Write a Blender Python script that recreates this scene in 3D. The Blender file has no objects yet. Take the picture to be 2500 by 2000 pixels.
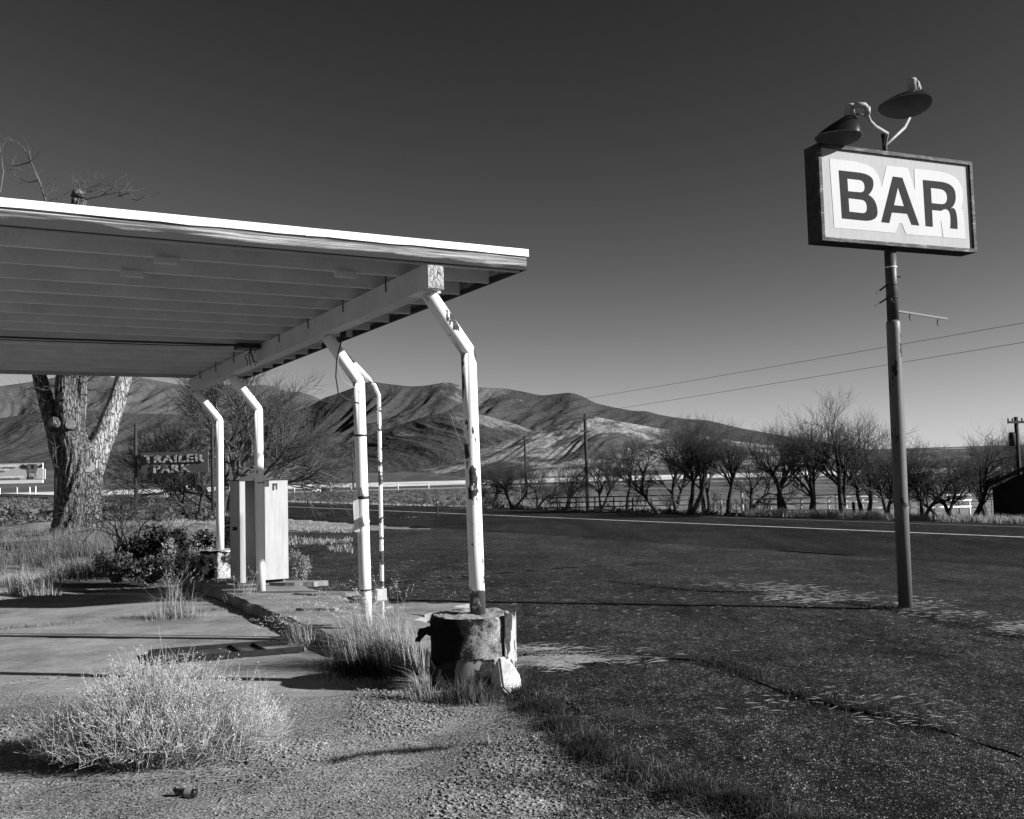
import bpy, math, random
import numpy as np
from mathutils import Vector, Matrix

S = bpy.context.scene
COL = S.collection
rad = math.radians

# ---------------------------------------------------------------- camera, sky, sun, exposure
F, PITCH, ROLL, EYE = 2418.0, .064, .0263, 1.645          # focal length and picture in 2500 x 2000 units
cam_d = bpy.data.cameras.new('camera')
cam_d.sensor_width = 36; cam_d.lens = 36 * F / 2500
cam_d.clip_start = .1; cam_d.clip_end = 30000
cam = bpy.data.objects.new('camera', cam_d); COL.objects.link(cam)
cam.matrix_world = Matrix.Translation((0, 0, EYE)) @ Matrix.Rotation(math.pi / 2 + PITCH, 4, 'X') @ Matrix.Rotation(-ROLL, 4, 'Z')
S.camera = cam

SUN_EL = rad(23.0)
SUN_AZ = math.atan2(.975, -.22)                             # clockwise from +Y
sun_dir = Vector((math.sin(SUN_AZ) * math.cos(SUN_EL), math.cos(SUN_AZ) * math.cos(SUN_EL), math.sin(SUN_EL)))
W = bpy.data.worlds.new('World'); S.world = W; W.use_nodes = True
wn = W.node_tree.nodes; wl = W.node_tree.links; wn.clear()
sky = wn.new('ShaderNodeTexSky'); sky.sky_type = 'NISHITA'; sky.sun_disc = False
sky.sun_elevation = SUN_EL; sky.sun_rotation = SUN_AZ
sky.altitude = 1400; sky.air_density = 1.0; sky.dust_density = .4; sky.ozone_density = 1.0
sep = wn.new('ShaderNodeSeparateColor'); wl.new(sky.outputs[0], sep.inputs[0])   # black-and-white film behind a red filter
fl_ = wn.new('ShaderNodeMath'); fl_.operation = 'MULTIPLY'; wl.new(sep.outputs[0], fl_.inputs[0]); fl_.inputs[1].default_value = .43
pw = wn.new('ShaderNodeMath'); pw.operation = 'POWER'; wl.new(fl_.outputs[0], pw.inputs[0]); pw.inputs[1].default_value = 2.15
sh = wn.new('ShaderNodeMath'); sh.operation = 'MULTIPLY_ADD'; wl.new(pw.outputs[0], sh.inputs[0]); sh.inputs[1].default_value = .24; sh.inputs[2].default_value = 1.2   # film shoulder
fd = wn.new('ShaderNodeMath'); fd.operation = 'DIVIDE'; wl.new(pw.outputs[0], fd.inputs[0]); wl.new(sh.outputs[0], fd.inputs[1])
bg = wn.new('ShaderNodeBackground'); wl.new(fd.outputs[0], bg.inputs[0]); bg.inputs[1].default_value = .09
wo = wn.new('ShaderNodeOutputWorld'); wl.new(bg.outputs[0], wo.inputs[0])
sl = bpy.data.lights.new('sun', 'SUN'); sl.energy = 4.0; sl.angle = rad(.5); sl.color = (1, 1, 1)
so = bpy.data.objects.new('sun', sl); COL.objects.link(so)
so.rotation_euler = sun_dir.to_track_quat('Z', 'Y').to_euler(); so.location = (20, -10, 30)
vs = S.view_settings
vs.view_transform = 'Standard'; vs.look = 'None'; vs.exposure = 1.3; vs.gamma = 1; vs.use_curve_mapping = False
S.cycles.max_bounces = 6; S.cycles.diffuse_bounces = 3; S.cycles.transparent_max_bounces = 4

# ---------------------------------------------------------------- geometry of the place
def ray(px, py):
    a = px - 1250.; b = py - 1000.
    c, s = math.cos(ROLL), math.sin(ROLL)
    u = a * c - b * s; v = a * s + b * c
    y = F * math.cos(PITCH) + v * math.sin(PITCH); z = F * math.sin(PITCH) - v * math.cos(PITCH)
    return np.array([u / y, 1., z / y])
def at(px, py, Y): return np.array([0, 0, EYE]) + ray(px, py) * Y
def atz(px, py, z):
    r = ray(px, py); return np.array([0, 0, EYE]) + r * ((z - EYE) / r[2])

PHI = .5028; SU, CU = math.sin(PHI), math.cos(PHI)
def CP(u, v, z=0.): return np.array([-.334 - SU * u + CU * v, 8.5 + CU * u + SU * v, z])      # canopy frame
QN = (.8416, .54)                                                                           # across the highway
def qof(x, y): return QN[0] * x + QN[1] * y
def PQ(p, q, z=0.): return np.array([-QN[1] * p + QN[0] * q, QN[0] * p + QN[1] * q, z])

PRR = ([0, 36, 50, 80, 150, 300, 420, 700, 1900, 3200, 9000], [-.12, -.12, -.55, -1.1, -1.7, -3., -4.25, -6.4, -9., 45., 60.])
PRQ = ([-50, 4.5, 11.2, 20.5, 22, 35, 46, 80, 200], [-.09, -.08, -.215, -.66, -.7, -.7, -1.6, -2.2, -4.])
def sstep(a, b, x):
    t = np.clip((x - a) / (b - a), 0, 1); return t * t * (3 - 2 * t)
def lotz(x, y): return np.interp(qof(x, y), *PRQ)
def hash2(ix, iy, seed):
    h = (ix.astype(np.int64) * 374761393 + iy.astype(np.int64) * 668265263 + seed * 1274126177) & 0x7fffffff
    h = (h ^ (h >> 13)) * 1274126177 & 0x7fffffff
    return ((h ^ (h >> 16)) & 0xffff) / 65535.
def vnoise(x, y, seed=0):
    x = np.asarray(x, float); y = np.asarray(y, float)
    ix = np.floor(x); iy = np.floor(y); fx = x - ix; fy = y - iy
    fx = fx * fx * (3 - 2 * fx); fy = fy * fy * (3 - 2 * fy)
    a = hash2(ix, iy, seed); b = hash2(ix + 1, iy, seed); c = hash2(ix, iy + 1, seed); d = hash2(ix + 1, iy + 1, seed)
    return (a * (1 - fx) + b * fx) * (1 - fy) + (c * (1 - fx) + d * fx) * fy
def fbm(x, y, oct=4, seed=0, gain=.5):
    t = 0; a = 1.; n = 0
    for o in range(oct):
        t = t + a * vnoise(x * 2 ** o, y * 2 ** o, seed + o * 7); n += a; a *= gain
    return t / n * 2 - 1
def zg(x, y):
    """the lie of the land"""
    x = np.asarray(x, float); y = np.asarray(y, float)
    r = np.hypot(x, y); q = qof(x, y)
    zr = np.interp(r, *PRR); zq = np.interp(q, *PRQ)
    s = sstep(3, 7, q) * (1 - sstep(350, 700, r))
    z = zr * (1 - s) + np.minimum(zq, zr * sstep(120, 300, r)) * s
    return z
def gnd(px, py, lo=4., hi=2500.):
    """where the ray through a point of the picture meets the ground"""
    r = ray(px, py)
    for _ in range(60):
        m = math.sqrt(lo * hi)
        if EYE + r[2] * m > float(zg(r[0] * m, m)): lo = m
        else: hi = m
    return np.array([r[0] * lo, lo, float(zg(r[0] * lo, lo))])

# ---------------------------------------------------------------- helpers
class Mt:
    """procedural black-and-white material"""
    def __init__(s, name, rough=.9, spec=.15, metal=0.):
        s.m = bpy.data.materials.new(name); s.m.use_nodes = True
        s.nt = s.m.node_tree; s.b = s.nt.nodes['Principled BSDF']
        s.b.inputs['Roughness'].default_value = rough; s.b.inputs['Specular IOR Level'].default_value = spec
        s.b.inputs['Metallic'].default_value = metal
    def n(s, t): return s.nt.nodes.new('ShaderNode' + t)
    def put(s, sock, v):
        if isinstance(v, (int, float)):
            if sock.type == 'RGBA': sock.default_value = (v, v, v, 1)
            else: sock.default_value = v
        else: s.nt.links.new(v, sock)
    def co(s, sc=(1, 1, 1), rz=0., kind='Object'):
        t = s.n('TexCoord'); m = s.n('Mapping'); s.nt.links.new(t.outputs[kind], m.inputs[0])
        m.inputs['Scale'].default_value = sc; m.inputs['Rotation'].default_value = (0, 0, rz); return m.outputs[0]
    def noise(s, sc, vec=None, det=5., rough=.6, dist=0.):
        t = s.n('TexNoise'); t.inputs['Scale'].default_value = sc; t.inputs['Detail'].default_value = det
        t.inputs['Roughness'].default_value = rough; t.inputs['Distortion'].default_value = dist
        s.nt.links.new(vec if vec is not None else s.co(), t.inputs['Vector']); return t.outputs['Fac']
    def vor(s, sc, vec=None, feat='F1', out='Distance', rnd=1.):
        t = s.n('TexVoronoi'); t.feature = feat; t.inputs['Scale'].default_value = sc; t.inputs['Randomness'].default_value = rnd
        s.nt.links.new(vec if vec is not None else s.co(), t.inputs['Vector']); return t.outputs[out]
    def ramp(s, f, *st):
        t = s.n('ValToRGB'); e = t.color_ramp.elements
        while len(e) < len(st): e.new(.5)
        for k, (p, v) in zip(e, st): k.position = p; k.color = (v, v, v, 1)
        s.put(t.inputs[0], f); return t.outputs[0]
    def m2(s, op, a, b=0., clamp=False):
        t = s.n('Math'); t.operation = op; t.use_clamp = clamp; s.put(t.inputs[0], a); s.put(t.inputs[1], b); return t.outputs[0]
    def mix(s, f, a, b):
        t = s.n('Mix'); s.put(t.inputs[0], f); s.put(t.inputs[2], a); s.put(t.inputs[3], b); return t.outputs[0]
    def sepz(s, vec, i):
        t = s.n('SeparateXYZ'); s.nt.links.new(vec, t.inputs[0]); return t.outputs[i]
    def out(s, col, bump=None, st=.5, dist=.01, rough=None):
        s.put(s.b.inputs['Base Color'], col)
        if rough is not None: s.put(s.b.inputs['Roughness'], rough)
        if bump is not None:
            b = s.n('Bump'); b.inputs['Strength'].default_value = st; b.inputs['Distance'].default_value = dist
            s.put(b.inputs['Height'], bump); s.nt.links.new(b.outputs[0], s.b.inputs['Normal'])
        return s.m

def flat_mat(name, v, var=.15, sc=6., rough=.85, spec=.2, metal=0., bump=0.):
    m = Mt(name, rough, spec, metal); n = m.noise(sc)
    return m.out(m.ramp(n, (.3, v * (1 - var)), (.7, v * (1 + var))), n if bump else None, bump, .01)
def leaf_mat(name, a, b, sc=3., trans=.25):
    m = Mt(name, .85, .1); n = m.noise(sc, det=2.)
    c = m.ramp(n, (.3, a), (.7, b)); m.out(c)
    if trans:
        tr = m.n('BsdfTranslucent'); m.put(tr.inputs[0], c); mx = m.n('MixShader'); mx.inputs[0].default_value = trans
        o = m.nt.nodes['Material Output']
        m.nt.links.new(m.b.outputs[0], mx.inputs[1]); m.nt.links.new(tr.outputs[0], mx.inputs[2]); m.nt.links.new(mx.outputs[0], o.inputs[0])
    return m.m

def wloc(o):
    p = Vector((0, 0, 0))
    while o is not None: p = p + o.location; o = o.parent
    return np.array(p)

class MB:
    """collects vertices and faces for one mesh, in world coordinates"""
    def __init__(s): s.v = []; s.f = []; s.k = 0
    def add(s, v, f):
        v = np.asarray(v, float).reshape(-1, 3); s.v.append(v)
        k = s.k; s.f.extend([tuple(i + k for i in q) for q in f]); s.k += len(v); return s
    def box(s, c, ax, half):
        """c centre, ax three axis vectors, half sizes"""
        c = np.asarray(c, float); A = [np.asarray(a, float) * h for a, h in zip(ax, half)]
        v = [c + i * A[0] + j * A[1] + k * A[2] for i in (-1, 1) for j in (-1, 1) for k in (-1, 1)]
        return s.add(v, [(0, 1, 3, 2), (4, 6, 7, 5), (0, 4, 5, 1), (2, 3, 7, 6), (0, 2, 6, 4), (1, 5, 7, 3)])
    def bar(s, p0, p1, w, h, up=(0, 0, 1)):
        """a squared timber or strip from p0 to p1, w across, h along up"""
        p0 = np.asarray(p0, float); p1 = np.asarray(p1, float); d = p1 - p0; L = np.linalg.norm(d); d /= L
        r = np.cross(d, up); r /= np.linalg.norm(r); t = np.cross(r, d)
        return s.box((p0 + p1) / 2, (d, r, t), (L / 2, w / 2, h / 2))
    def tube(s, path, rr, n=12, cap=True, disp=None):
        P = np.asarray(path, float); m = len(P)
        if np.isscalar(rr): rr = [rr] * m
        T = np.zeros_like(P); T[1:-1] = P[2:] - P[:-2]; T[0] = P[1] - P[0]; T[-1] = P[-1] - P[-2]
        T /= np.linalg.norm(T, axis=1)[:, None] + 1e-12
        a = np.array([1., 0, 0]) if abs(T[0][0]) < .8 else np.array([0, 1., 0])
        N = np.cross(T[0], a); N /= np.linalg.norm(N)
        th = np.arange(n) * 2 * math.pi / n; ct, st = np.cos(th), np.sin(th); V = []
        for i in range(m):
            N = N - T[i] * N.dot(T[i]); N /= np.linalg.norm(N); B = np.cross(T[i], N)
            r = rr[i] if disp is None else rr[i] * disp(i, th)
            V.append(P[i] + (ct[:, None] * N + st[:, None] * B) * (r if np.isscalar(r) else r[:, None]))
        f = [(i * n + j, i * n + (j + 1) % n, (i + 1) * n + (j + 1) % n, (i + 1) * n + j) for i in range(m - 1) for j in range(n)]
        if cap: f += [tuple(range(n - 1, -1, -1)), tuple((m - 1) * n + j for j in range(n))]
        return s.add(np.concatenate(V), f)
    def poly(s, pts, d=None):
        """flat polygon; with d extruded along d"""
        P = np.asarray(pts, float); n = len(P)
        if d is None: return s.add(P, [tuple(range(n))])
        Q = P + np.asarray(d, float)
        return s.add(np.concatenate([P, Q]), [tuple(range(n - 1, -1, -1)), tuple(range(n, 2 * n))] + [(i, (i + 1) % n, n + (i + 1) % n, n + i) for i in range(n)])
    def build(s, name, mat, parent=None, smooth=False, kind=None):
        V = np.concatenate(s.v); 
        return mesh_obj(name, V, s.f, mat, parent, smooth, kind)

def mesh_obj(name, V, faces, mat, parent=None, smooth=False, kind=None):
    V = np.asarray(V, float)
    o0 = wloc(parent) if parent is not None else np.zeros(3)
    me = bpy.data.meshes.new(name)
    if isinstance(faces, np.ndarray):
        nf, k = faces.shape
        me.vertices.add(len(V)); me.vertices.foreach_set('co', (V - o0).astype(np.float32).ravel())
        me.loops.add(nf * k); me.loops.foreach_set('vertex_index', faces.astype(np.int32).ravel())
        me.polygons.add(nf); me.polygons.foreach_set('loop_start', np.arange(0, nf * k, k, dtype=np.int32))
        me.update(calc_edges=True); me.validate()
    else: me.from_pydata((V - o0).tolist(), [], faces)
    if smooth: me.polygons.foreach_set('use_smooth', np.ones(len(me.polygons), bool))
    me.materials.append(mat)
    o = bpy.data.objects.new(name, me); COL.objects.link(o)
    if parent is not None: o.parent = parent
    if kind: o['kind'] = kind
    return o
def tag(o, label, cat, group=None, kind=None):
    if label: o['label'] = label
    if cat: o['category'] = cat
    if group: o['group'] = group
    if kind: o['kind'] = kind
    return o
def thing(name, label, cat, loc, group=None):
    o = bpy.data.objects.new(name, None); COL.objects.link(o); o.location = [float(c) for c in loc]; o.empty_display_size = .2
    return tag(o, label, cat, group)
def grid_obj(name, X, Y, Z, mat, kind='structure', smooth=True):
    n, m = X.shape
    V = np.stack([X, Y, Z], -1).reshape(-1, 3); i = np.arange(n * m).reshape(n, m)
    Fq = np.stack([i[:-1, :-1], i[1:, :-1], i[1:, 1:], i[:-1, 1:]], -1).reshape(-1, 4)
    return mesh_obj(name, V, Fq, mat, None, smooth, kind)

def blades(rng, pts, h, lean, w=.004, bend=.5, spread=.35):
    """curved grass blades: arrays of root points, heights, lean vectors (N,2)"""
    pts = np.asarray(pts, float); N = len(pts); h = np.asarray(h, float).reshape(-1, 1)
    a = rng.uniform(0, 2 * math.pi, N); dirv = np.stack([np.cos(a), np.sin(a), 0 * a], 1)
    l = np.asarray(lean, float) + rng.normal(0, spread, (N, 2)); L = np.concatenate([l, np.zeros((N, 1))], 1)
    up = np.array([0, 0, 1.]); mid = pts + h * (.55 * up + L * .35 * (1 - bend)); tip = pts + h * (up * (1 - .35 * np.clip(np.linalg.norm(l, axis=1, keepdims=True), 0, 1.5)) + L)
    wv = dirv * (np.asarray(w).reshape(-1, 1) if not np.isscalar(w) else w)
    V = np.stack([pts - wv, pts + wv, mid + wv * .7, mid - wv * .7, tip], 1).reshape(-1, 3)
    k = (np.arange(N) * 5)[:, None]
    T = np.concatenate([k + np.array([[0, 1, 2]]), k + np.array([[0, 2, 3]]), k + np.array([[3, 2, 4]])])
    return V, T
def tris_at(rng, P, size, flat=0.):
    """small leaf-like triangles at points"""
    N = len(P); s = np.asarray(size, float).reshape(-1, 1) if not np.isscalar(size) else size
    a = rng.normal(0, 1, (N, 3)); b = rng.normal(0, 1, (N, 3)); a[:, 2] *= 1 - flat; b[:, 2] *= 1 - flat
    a /= np.linalg.norm(a, axis=1, keepdims=True); b -= a * (a * b).sum(1, keepdims=True); b /= np.linalg.norm(b, axis=1, keepdims=True)
    V = np.stack([P - a * s, P + a * s, P + b * s * 1.6], 1).reshape(-1, 3)
    return V, np.arange(N * 3).reshape(-1, 3)
def join(parts):
    V = []; T = []; k = 0
    for v, t in parts: V.append(v); T.append(t + k); k += len(v)
    return np.concatenate(V), np.concatenate(T)
def pebbles(rng, P, s, squash=.6):
    """small stones: squashed octahedra with a jittered belt"""
    N = len(P); s = np.asarray(s, float).reshape(-1, 1, 1)
    base = np.array([[1, 0, 0], [.45, .85, .1], [-.5, .8, 0], [-1, 0, .1], [-.4, -.85, 0], [.5, -.8, .1], [0, 0, 1.], [0, 0, -.6]])
    V = base[None] * (1 + rng.uniform(-.3, .3, (N, 8, 1))); V[..., 2] *= squash
    a = rng.uniform(0, 6.28, N); c, t = np.cos(a)[:, None], np.sin(a)[:, None]
    st = rng.uniform(.7, 1.2, (N, 1)); x = V[..., 0] * st; y = V[..., 1] / st
    V = np.stack([x * c - y * t, x * t + y * c, V[..., 2]], -1) * s + P[:, None, :]
    f = [(0, 1, 6), (1, 2, 6), (2, 3, 6), (3, 4, 6), (4, 5, 6), (5, 0, 6), (1, 0, 7), (2, 1, 7), (3, 2, 7), (4, 3, 7), (5, 4, 7), (0, 5, 7)]
    T = (np.arange(N) * 8)[:, None, None] + np.array(f)[None]
    return V.reshape(-1, 3), T.reshape(-1, 3)

# ---------------------------------------------------------------- materials
def m_asphalt(name, base, light, sc=95., dirt=.0):
    m = Mt(name, .95, .06); v = m.co()
    cell = m.vor(sc, v, out='Color'); g = m.sepz(cell, 0)
    big = m.noise(.5, v, 4); mid = m.noise(4, v, 5)
    stone = m.ramp(g, (0, base * .45), (.5, base), (.82, base * 1.4), (.93, light), (1, light * 1.6))
    tone = m.ramp(mid, (.3, .65), (.7, 1.35)); c = m.m2('MULTIPLY', stone, tone)
    c = m.m2('MULTIPLY', c, m.ramp(m.noise(26, v, 3, .8), (.36, .45), (.5, .95), (.64, 1.9))); c = m.m2('MULTIPLY', c, m.ramp(m.noise(9, m.co((1, .45, 1), -.57), 4, .8), (.36, .6), (.5, 1.), (.66, 1.6)))
    c = m.m2('MULTIPLY', c, m.ramp(big, (.35, .75), (.5, 1.), (.68, 1.35)))
    trk = m.noise(.9, m.co((1, .10, 1), -.57), 5, .7); c = m.m2('MULTIPLY', c, m.ramp(trk, (.35, .72), (.65, 1.3)))
    tar = m.ramp(m.noise(.35, v, 6, .75, .5), (.60, 0), (.63, 1)); c = m.m2('MULTIPLY', c, m.m2('SUBTRACT', 1., m.m2('MULTIPLY', tar, .45)))
    if dirt:
        d = m.ramp(m.noise(.8, v, 7, .7), (.62 - dirt * .1, 0), (.72 - dirt * .1, 1)); c = m.mix(m.m2('MULTIPLY', d, .55), c, light)
    ds = m.vor(sc, v)
    return m.out(c, m.m2('ADD', m.m2('MULTIPLY', ds, -1.), m.m2('MULTIPLY', g, .6)), .8, .012)
MAT = {}
MAT['asphalt'] = m_asphalt('old_asphalt', .020, .10, 85., .28)
MAT['road'] = m_asphalt('road_asphalt', .0165, .035, 60.)
def m_gravel():
    m = Mt('gravel_dirt', .95, .1); v = m.co()
    a = m.noise(1.7, v, 7, .65); b = m.noise(60, v, 5, .75); c = m.vor(45, v)
    col = m.m2('MULTIPLY', m.ramp(b, (.37, .05), (.5, .205), (.65, .46)), m.ramp(a, (.3, .65), (.7, 1.2)))
    return m.out(col, m.m2('MULTIPLY', m.m2('ADD', b, m.m2('MULTIPLY', c, -.7)), m.ramp(m.noise(1.1, v, 4), (.4, .35), (.62, 1.3))), 1., .022)
MAT['gravel'] = m_gravel()
def m_concrete(name, base, sc=1., streak=0.):
    m = Mt(name, .9, .15); v = m.co()
    a = m.noise(1.3 * sc, v, 8, .65); b = m.noise(14 * sc, v, 6, .7); c = m.noise(140, v, 2)
    col = m.m2('MULTIPLY', m.ramp(a, (.3, base * .55), (.5, base), (.7, base * 1.35)), m.ramp(b, (.3, .7), (.45, 1.), (.7, 1.2)))
    pit = m.ramp(m.noise(26, v, 4, .8), (.66, 0), (.72, 1)); col = m.mix(m.m2('MULTIPLY', pit, .5), col, base * .45)
    if streak:
        s = m.ramp(m.noise(2.2, m.co((.35, 7, 1), PHI * .0), 5, .7), (.55, 0), (.7, 1)); col = m.mix(m.m2('MULTIPLY', s, streak), col, base * .35)
    return m.out(col, m.m2('ADD', m.m2('MULTIPLY', c, .3), b), .5, .012)
MAT['slab'] = m_concrete('slab_concrete', .22, 1., .45)
MAT['island'] = m_concrete('island_concrete', .20, 1.6)
MAT['roadpaint'] = flat_mat('road_paint', .5, .3, 3.)
MAT['roadpaint2'] = flat_mat('worn_road_paint', .22, .3, 3.)

def m_desert():
    m = Mt('desert_ground', 1., .05); v = m.co()
    t = m.n('TexCoord'); L = m.n('VectorMath'); L.operation = 'LENGTH'; m.nt.links.new(t.outputs['Object'], L.inputs[0]); r = L.outputs['Value']
    wob = m.m2('MULTIPLY', m.m2('SUBTRACT', m.noise(.004, v, 5, .65), .5), 500.)
    rr = m.m2('ADD', r, m.m2('MULTIPLY', wob, m.m2('MULTIPLY', r, .0009, True)))
    fine = m.noise(.5, v, 6, .7); mid = m.noise(.05, v, 5, .6)
    near = m.m2('MULTIPLY', m.ramp(fine, (.35, .10), (.65, .30)), m.ramp(mid, (.3, .75), (.7, 1.2)))
    sc = m.m2('DIVIDE', rr, 4000.)
    band = m.ramp(sc, (0, .2), (.030, .19), (.05, .12), (.1, .10), (.125, .3), (.14, .08), (.19, .075), (.21, .6), (.40, .62), (.45, .09), (.8, .10))
    b2 = m.ramp(m.noise(.012, m.co((1, .25, 1), -.57), 5, .7), (.4, .7), (.6, 1.2))
    cx = m.n('CombineXYZ'); m.put(cx.inputs[0], m.m2('MULTIPLY', m.m2('POWER', r, .5), 1.1)); m.put(cx.inputs[1], m.m2('MULTIPLY', m.sepz(v, 0), .006)); st_ = m.ramp(m.noise(1., cx.outputs[0], 4, .7), (.42, .75), (.56, 1.), (.62, 2.6))
    band = m.m2('MULTIPLY', band, m.mix(m.ramp(m.m2('DIVIDE', m.sepz(v, 0), 300.), (.05, 0), (.2, 1)), 1., st_))
    far = m.m2('MULTIPLY', m.m2('MULTIPLY', band, b2), m.ramp(fine, (.3, .8), (.7, 1.2)))
    f = m.ramp(m.m2('DIVIDE', r, 200.), (.4, 0), (.75, 1))
    return m.out(m.mix(f, near, far), fine, .6, .2)
MAT['desert'] = m_desert()

def m_hill(name, dark, light, lightness, sc, snow=0.):
    m = Mt(name, 1., .03); v = m.co()
    a = m.noise(sc, v, 8, .62); b = m.noise(sc * 9, v, 5, .7); c = m.noise(sc * 3, m.co((1, 1, .3)), 6, .65)
    f = m.ramp(m.m2('ADD', m.m2('MULTIPLY', a, .6), m.m2('MULTIPLY', c, .4)), (.57 - lightness, 0), (.62 - lightness, .8), (.68 - lightness, 1))
    col = m.m2('MULTIPLY', m.mix(f, dark, light), m.ramp(b, (.3, .8), (.7, 1.2)))
    if snow:
        z = m.sepz(m.co(), 2); h = m.m2('ADD', m.m2('DIVIDE', z, 1500.), m.m2('MULTIPLY', m.noise(sc * 4, v, 7, .7), .22))
        sn = m.ramp(h, (snow, 0), (min(1., snow + .02), 1)); col = m.mix(sn, col, .75)
    dots = m.ramp(m.vor(sc * 60, v), (.25, .55), (.5, 1.)); col = m.m2('MULTIPLY', col, dots)
    return m.out(col, m.m2('ADD', b, m.m2('MULTIPLY', c, 1.5)), .9, 10.)
MAT['hill_light'] = m_hill('straw_hillside', .08, .31, .09, .004)
MAT['hill_mid'] = m_hill('sage_hillside', .06, .19, 0.02, .003)
MAT['hill_main'] = m_hill('scrub_mountainside', .058, .17, .005, .0022, .0)
MAT['hill_far'] = m_hill('snow_dusted_mountainside', .085, .14, -.03, .0016, .65)
MAT['hill_left'] = m_hill('scrub_foothill', .06, .16, -.01, .003)

def m_chipped(name, paint, rust, thr, sc=(9, 9, 2.6), base=None, dirt=.12):
    m = Mt(name, .55, .35); v = m.co(sc)
    a = m.noise(1., v, 6, .62); chip = m.ramp(a, (thr, 0), (thr + .012, 1))
    d = m.noise(2.2, m.co((4, 4, .6)), 5); p = m.ramp(d, (.3, paint * (1 - dirt)), (.7, paint))
    r = m.ramp(m.noise(30, m.co()), (.35, rust * .5), (.65, rust * 1.8)); c = m.mix(chip, p, r)
    if base is not None:                       # the foot of the pipe painted another shade
        z = m.m2('ADD', m.sepz(m.co(), 2), m.m2('MULTIPLY', m.m2('SUBTRACT', m.noise(14, m.co()), .5), .12))
        k = m.ramp(m.m2('ADD', m.m2('MULTIPLY', z, -4.), base[0] * 4. + .5), (.48, 0), (.52, 1)); c = m.mix(k, c, m.mix(m.ramp(m.noise(9, m.co()), (.6, 0), (.62, 1)), base[1], paint * .5))
    return m.out(c, m.m2('SUBTRACT', m.m2('MULTIPLY', a, .05), chip), .35, .004, m.mix(chip, .5, .95))
MAT['post_chip'] = m_chipped('flaking_white_post_paint', .80, .035, .572, (9, 9, 3.2), (.66, .07))
MAT['post_clean'] = m_chipped('white_post_paint', .80, .06, .70)
MAT['conduit_paint'] = m_chipped('patchy_conduit_paint', .72, .05, .53, (3, 3, 5.))
MAT['pole_paint'] = m_chipped('peeling_sign_pole_paint', .125, .02, .575, (6, 6, 2.6), None, .3)
MAT['pole_bare'] = m_chipped('bare_upper_pole', .05, .5, .70, (10, 10, 4))
def m_canopy(name, base):
    m = Mt(name, .75, .2); a = m.noise(2.5, m.co(), 6, .6); b = m.noise(40, m.co(), 3)
    c = m.m2('MULTIPLY', m.ramp(a, (.3, base * .8), (.7, base)), m.ramp(b, (.3, .93), (.7, 1.04)))
    k = m.ramp(m.noise(7, m.co(), 4), (.72, 0), (.75, 1)); return m.out(m.mix(m.m2('MULTIPLY', k, .6), c, .12), b, .2, .004)
MAT['canopy'] = m_canopy('dusty_ceiling_paint_shaded', .42)  # dusty deck paint, shade between the joists put into its colour
MAT['beam'] = m_canopy('beam_paint', .60)
MAT['rafter'] = m_canopy('rafter_paint_lit', .66)  # same paint lightened, bright joist edges put into the colour
MAT['flash'] = flat_mat('white_edge_flashing', .84, .04, 3., .4, .4)
MAT['roofing'] = flat_mat('roofing_felt', .05, .3, 8.)
def m_fascia():
    m = Mt('weathered_fascia_board', .85, .15); v = m.co()
    ca, sa = CU, SU
    # grain runs along the board: stretch along its length
    t = m.co((1, 1, 1), -math.atan2(SU, CU)); mp = m.n('Mapping'); m.nt.links.new(t, mp.inputs[0]); mp.inputs['Scale'].default_value = (.45, 1, 42)
    g = m.noise(1.6, mp.outputs[0], 6, .7, 1.2); mp2 = m.n('Mapping'); m.nt.links.new(t, mp2.inputs[0]); mp2.inputs['Scale'].default_value = (.9, 1, 9)
    w = m.noise(1.2, mp2.outputs[0], 5, .65)
    wood = m.ramp(g, (.36, .02), (.45, .09), (.53, .26), (.63, .5))
    z = m.sepz(v, 2)
    low = m.m2('MULTIPLY', m.m2('SUBTRACT', 3.515, z), 9., True)            # weather-rotted lower half
    k = m.ramp(m.m2('MULTIPLY', w, m.m2('ADD', low, .62)), (.47, 0), (.6, 1))
    return m.out(m.mix(k, wood, .03), g, .5, .006)
MAT['fascia'] = m_fascia()
def m_crack():
    m = Mt('cracked_end_grain', .9, .1); v = m.co((1, 1, .55)); d = m.vor(38, m.co((1, 1, .4)), 'DISTANCE_TO_EDGE')
    n = m.noise(25, v, 5, .7); c = m.ramp(n, (.3, .15), (.55, .38), (.75, .6)); k = m.ramp(d, (.02, 1), (.06, 0))
    return m.out(m.mix(k, c, .03), d, .6, .01)
MAT['endgrain'] = m_crack()
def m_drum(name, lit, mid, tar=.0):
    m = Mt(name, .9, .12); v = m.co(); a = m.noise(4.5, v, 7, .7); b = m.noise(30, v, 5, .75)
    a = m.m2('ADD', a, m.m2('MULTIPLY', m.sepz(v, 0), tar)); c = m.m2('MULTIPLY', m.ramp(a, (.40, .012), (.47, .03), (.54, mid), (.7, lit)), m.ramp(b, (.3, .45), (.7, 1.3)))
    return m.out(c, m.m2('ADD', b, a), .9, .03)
MAT['drum'] = m_drum('crumbling_drum_concrete', .42, .2, .55)
MAT['drum_white'] = m_drum('flaking_white_drum', .75, .6)
MAT['drum_skin'] = m_chipped('white_drum_skin', .4, .03, .52, (7, 7, 3), None, .4)
MAT['drum_skin2'] = m_chipped('rust_eaten_drum_skin', .22, .015, .47, (5, 5, 3))
def m_top():
    m = Mt('rough_concrete_top', .95, .1); b = m.noise(40, m.co(), 6, .75); return m.out(m.ramp(b, (.3, .12), (.5, .3), (.7, .45)), b, 1., .03)
MAT['rough_top'] = m_top()
MAT['black_rust'] = flat_mat('black_rusted_steel', .012, .4, 30., .8, .2, 0, .4)
MAT['dark_metal'] = flat_mat('dark_painted_steel', .018, .3, 12., .6, .3)
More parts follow.
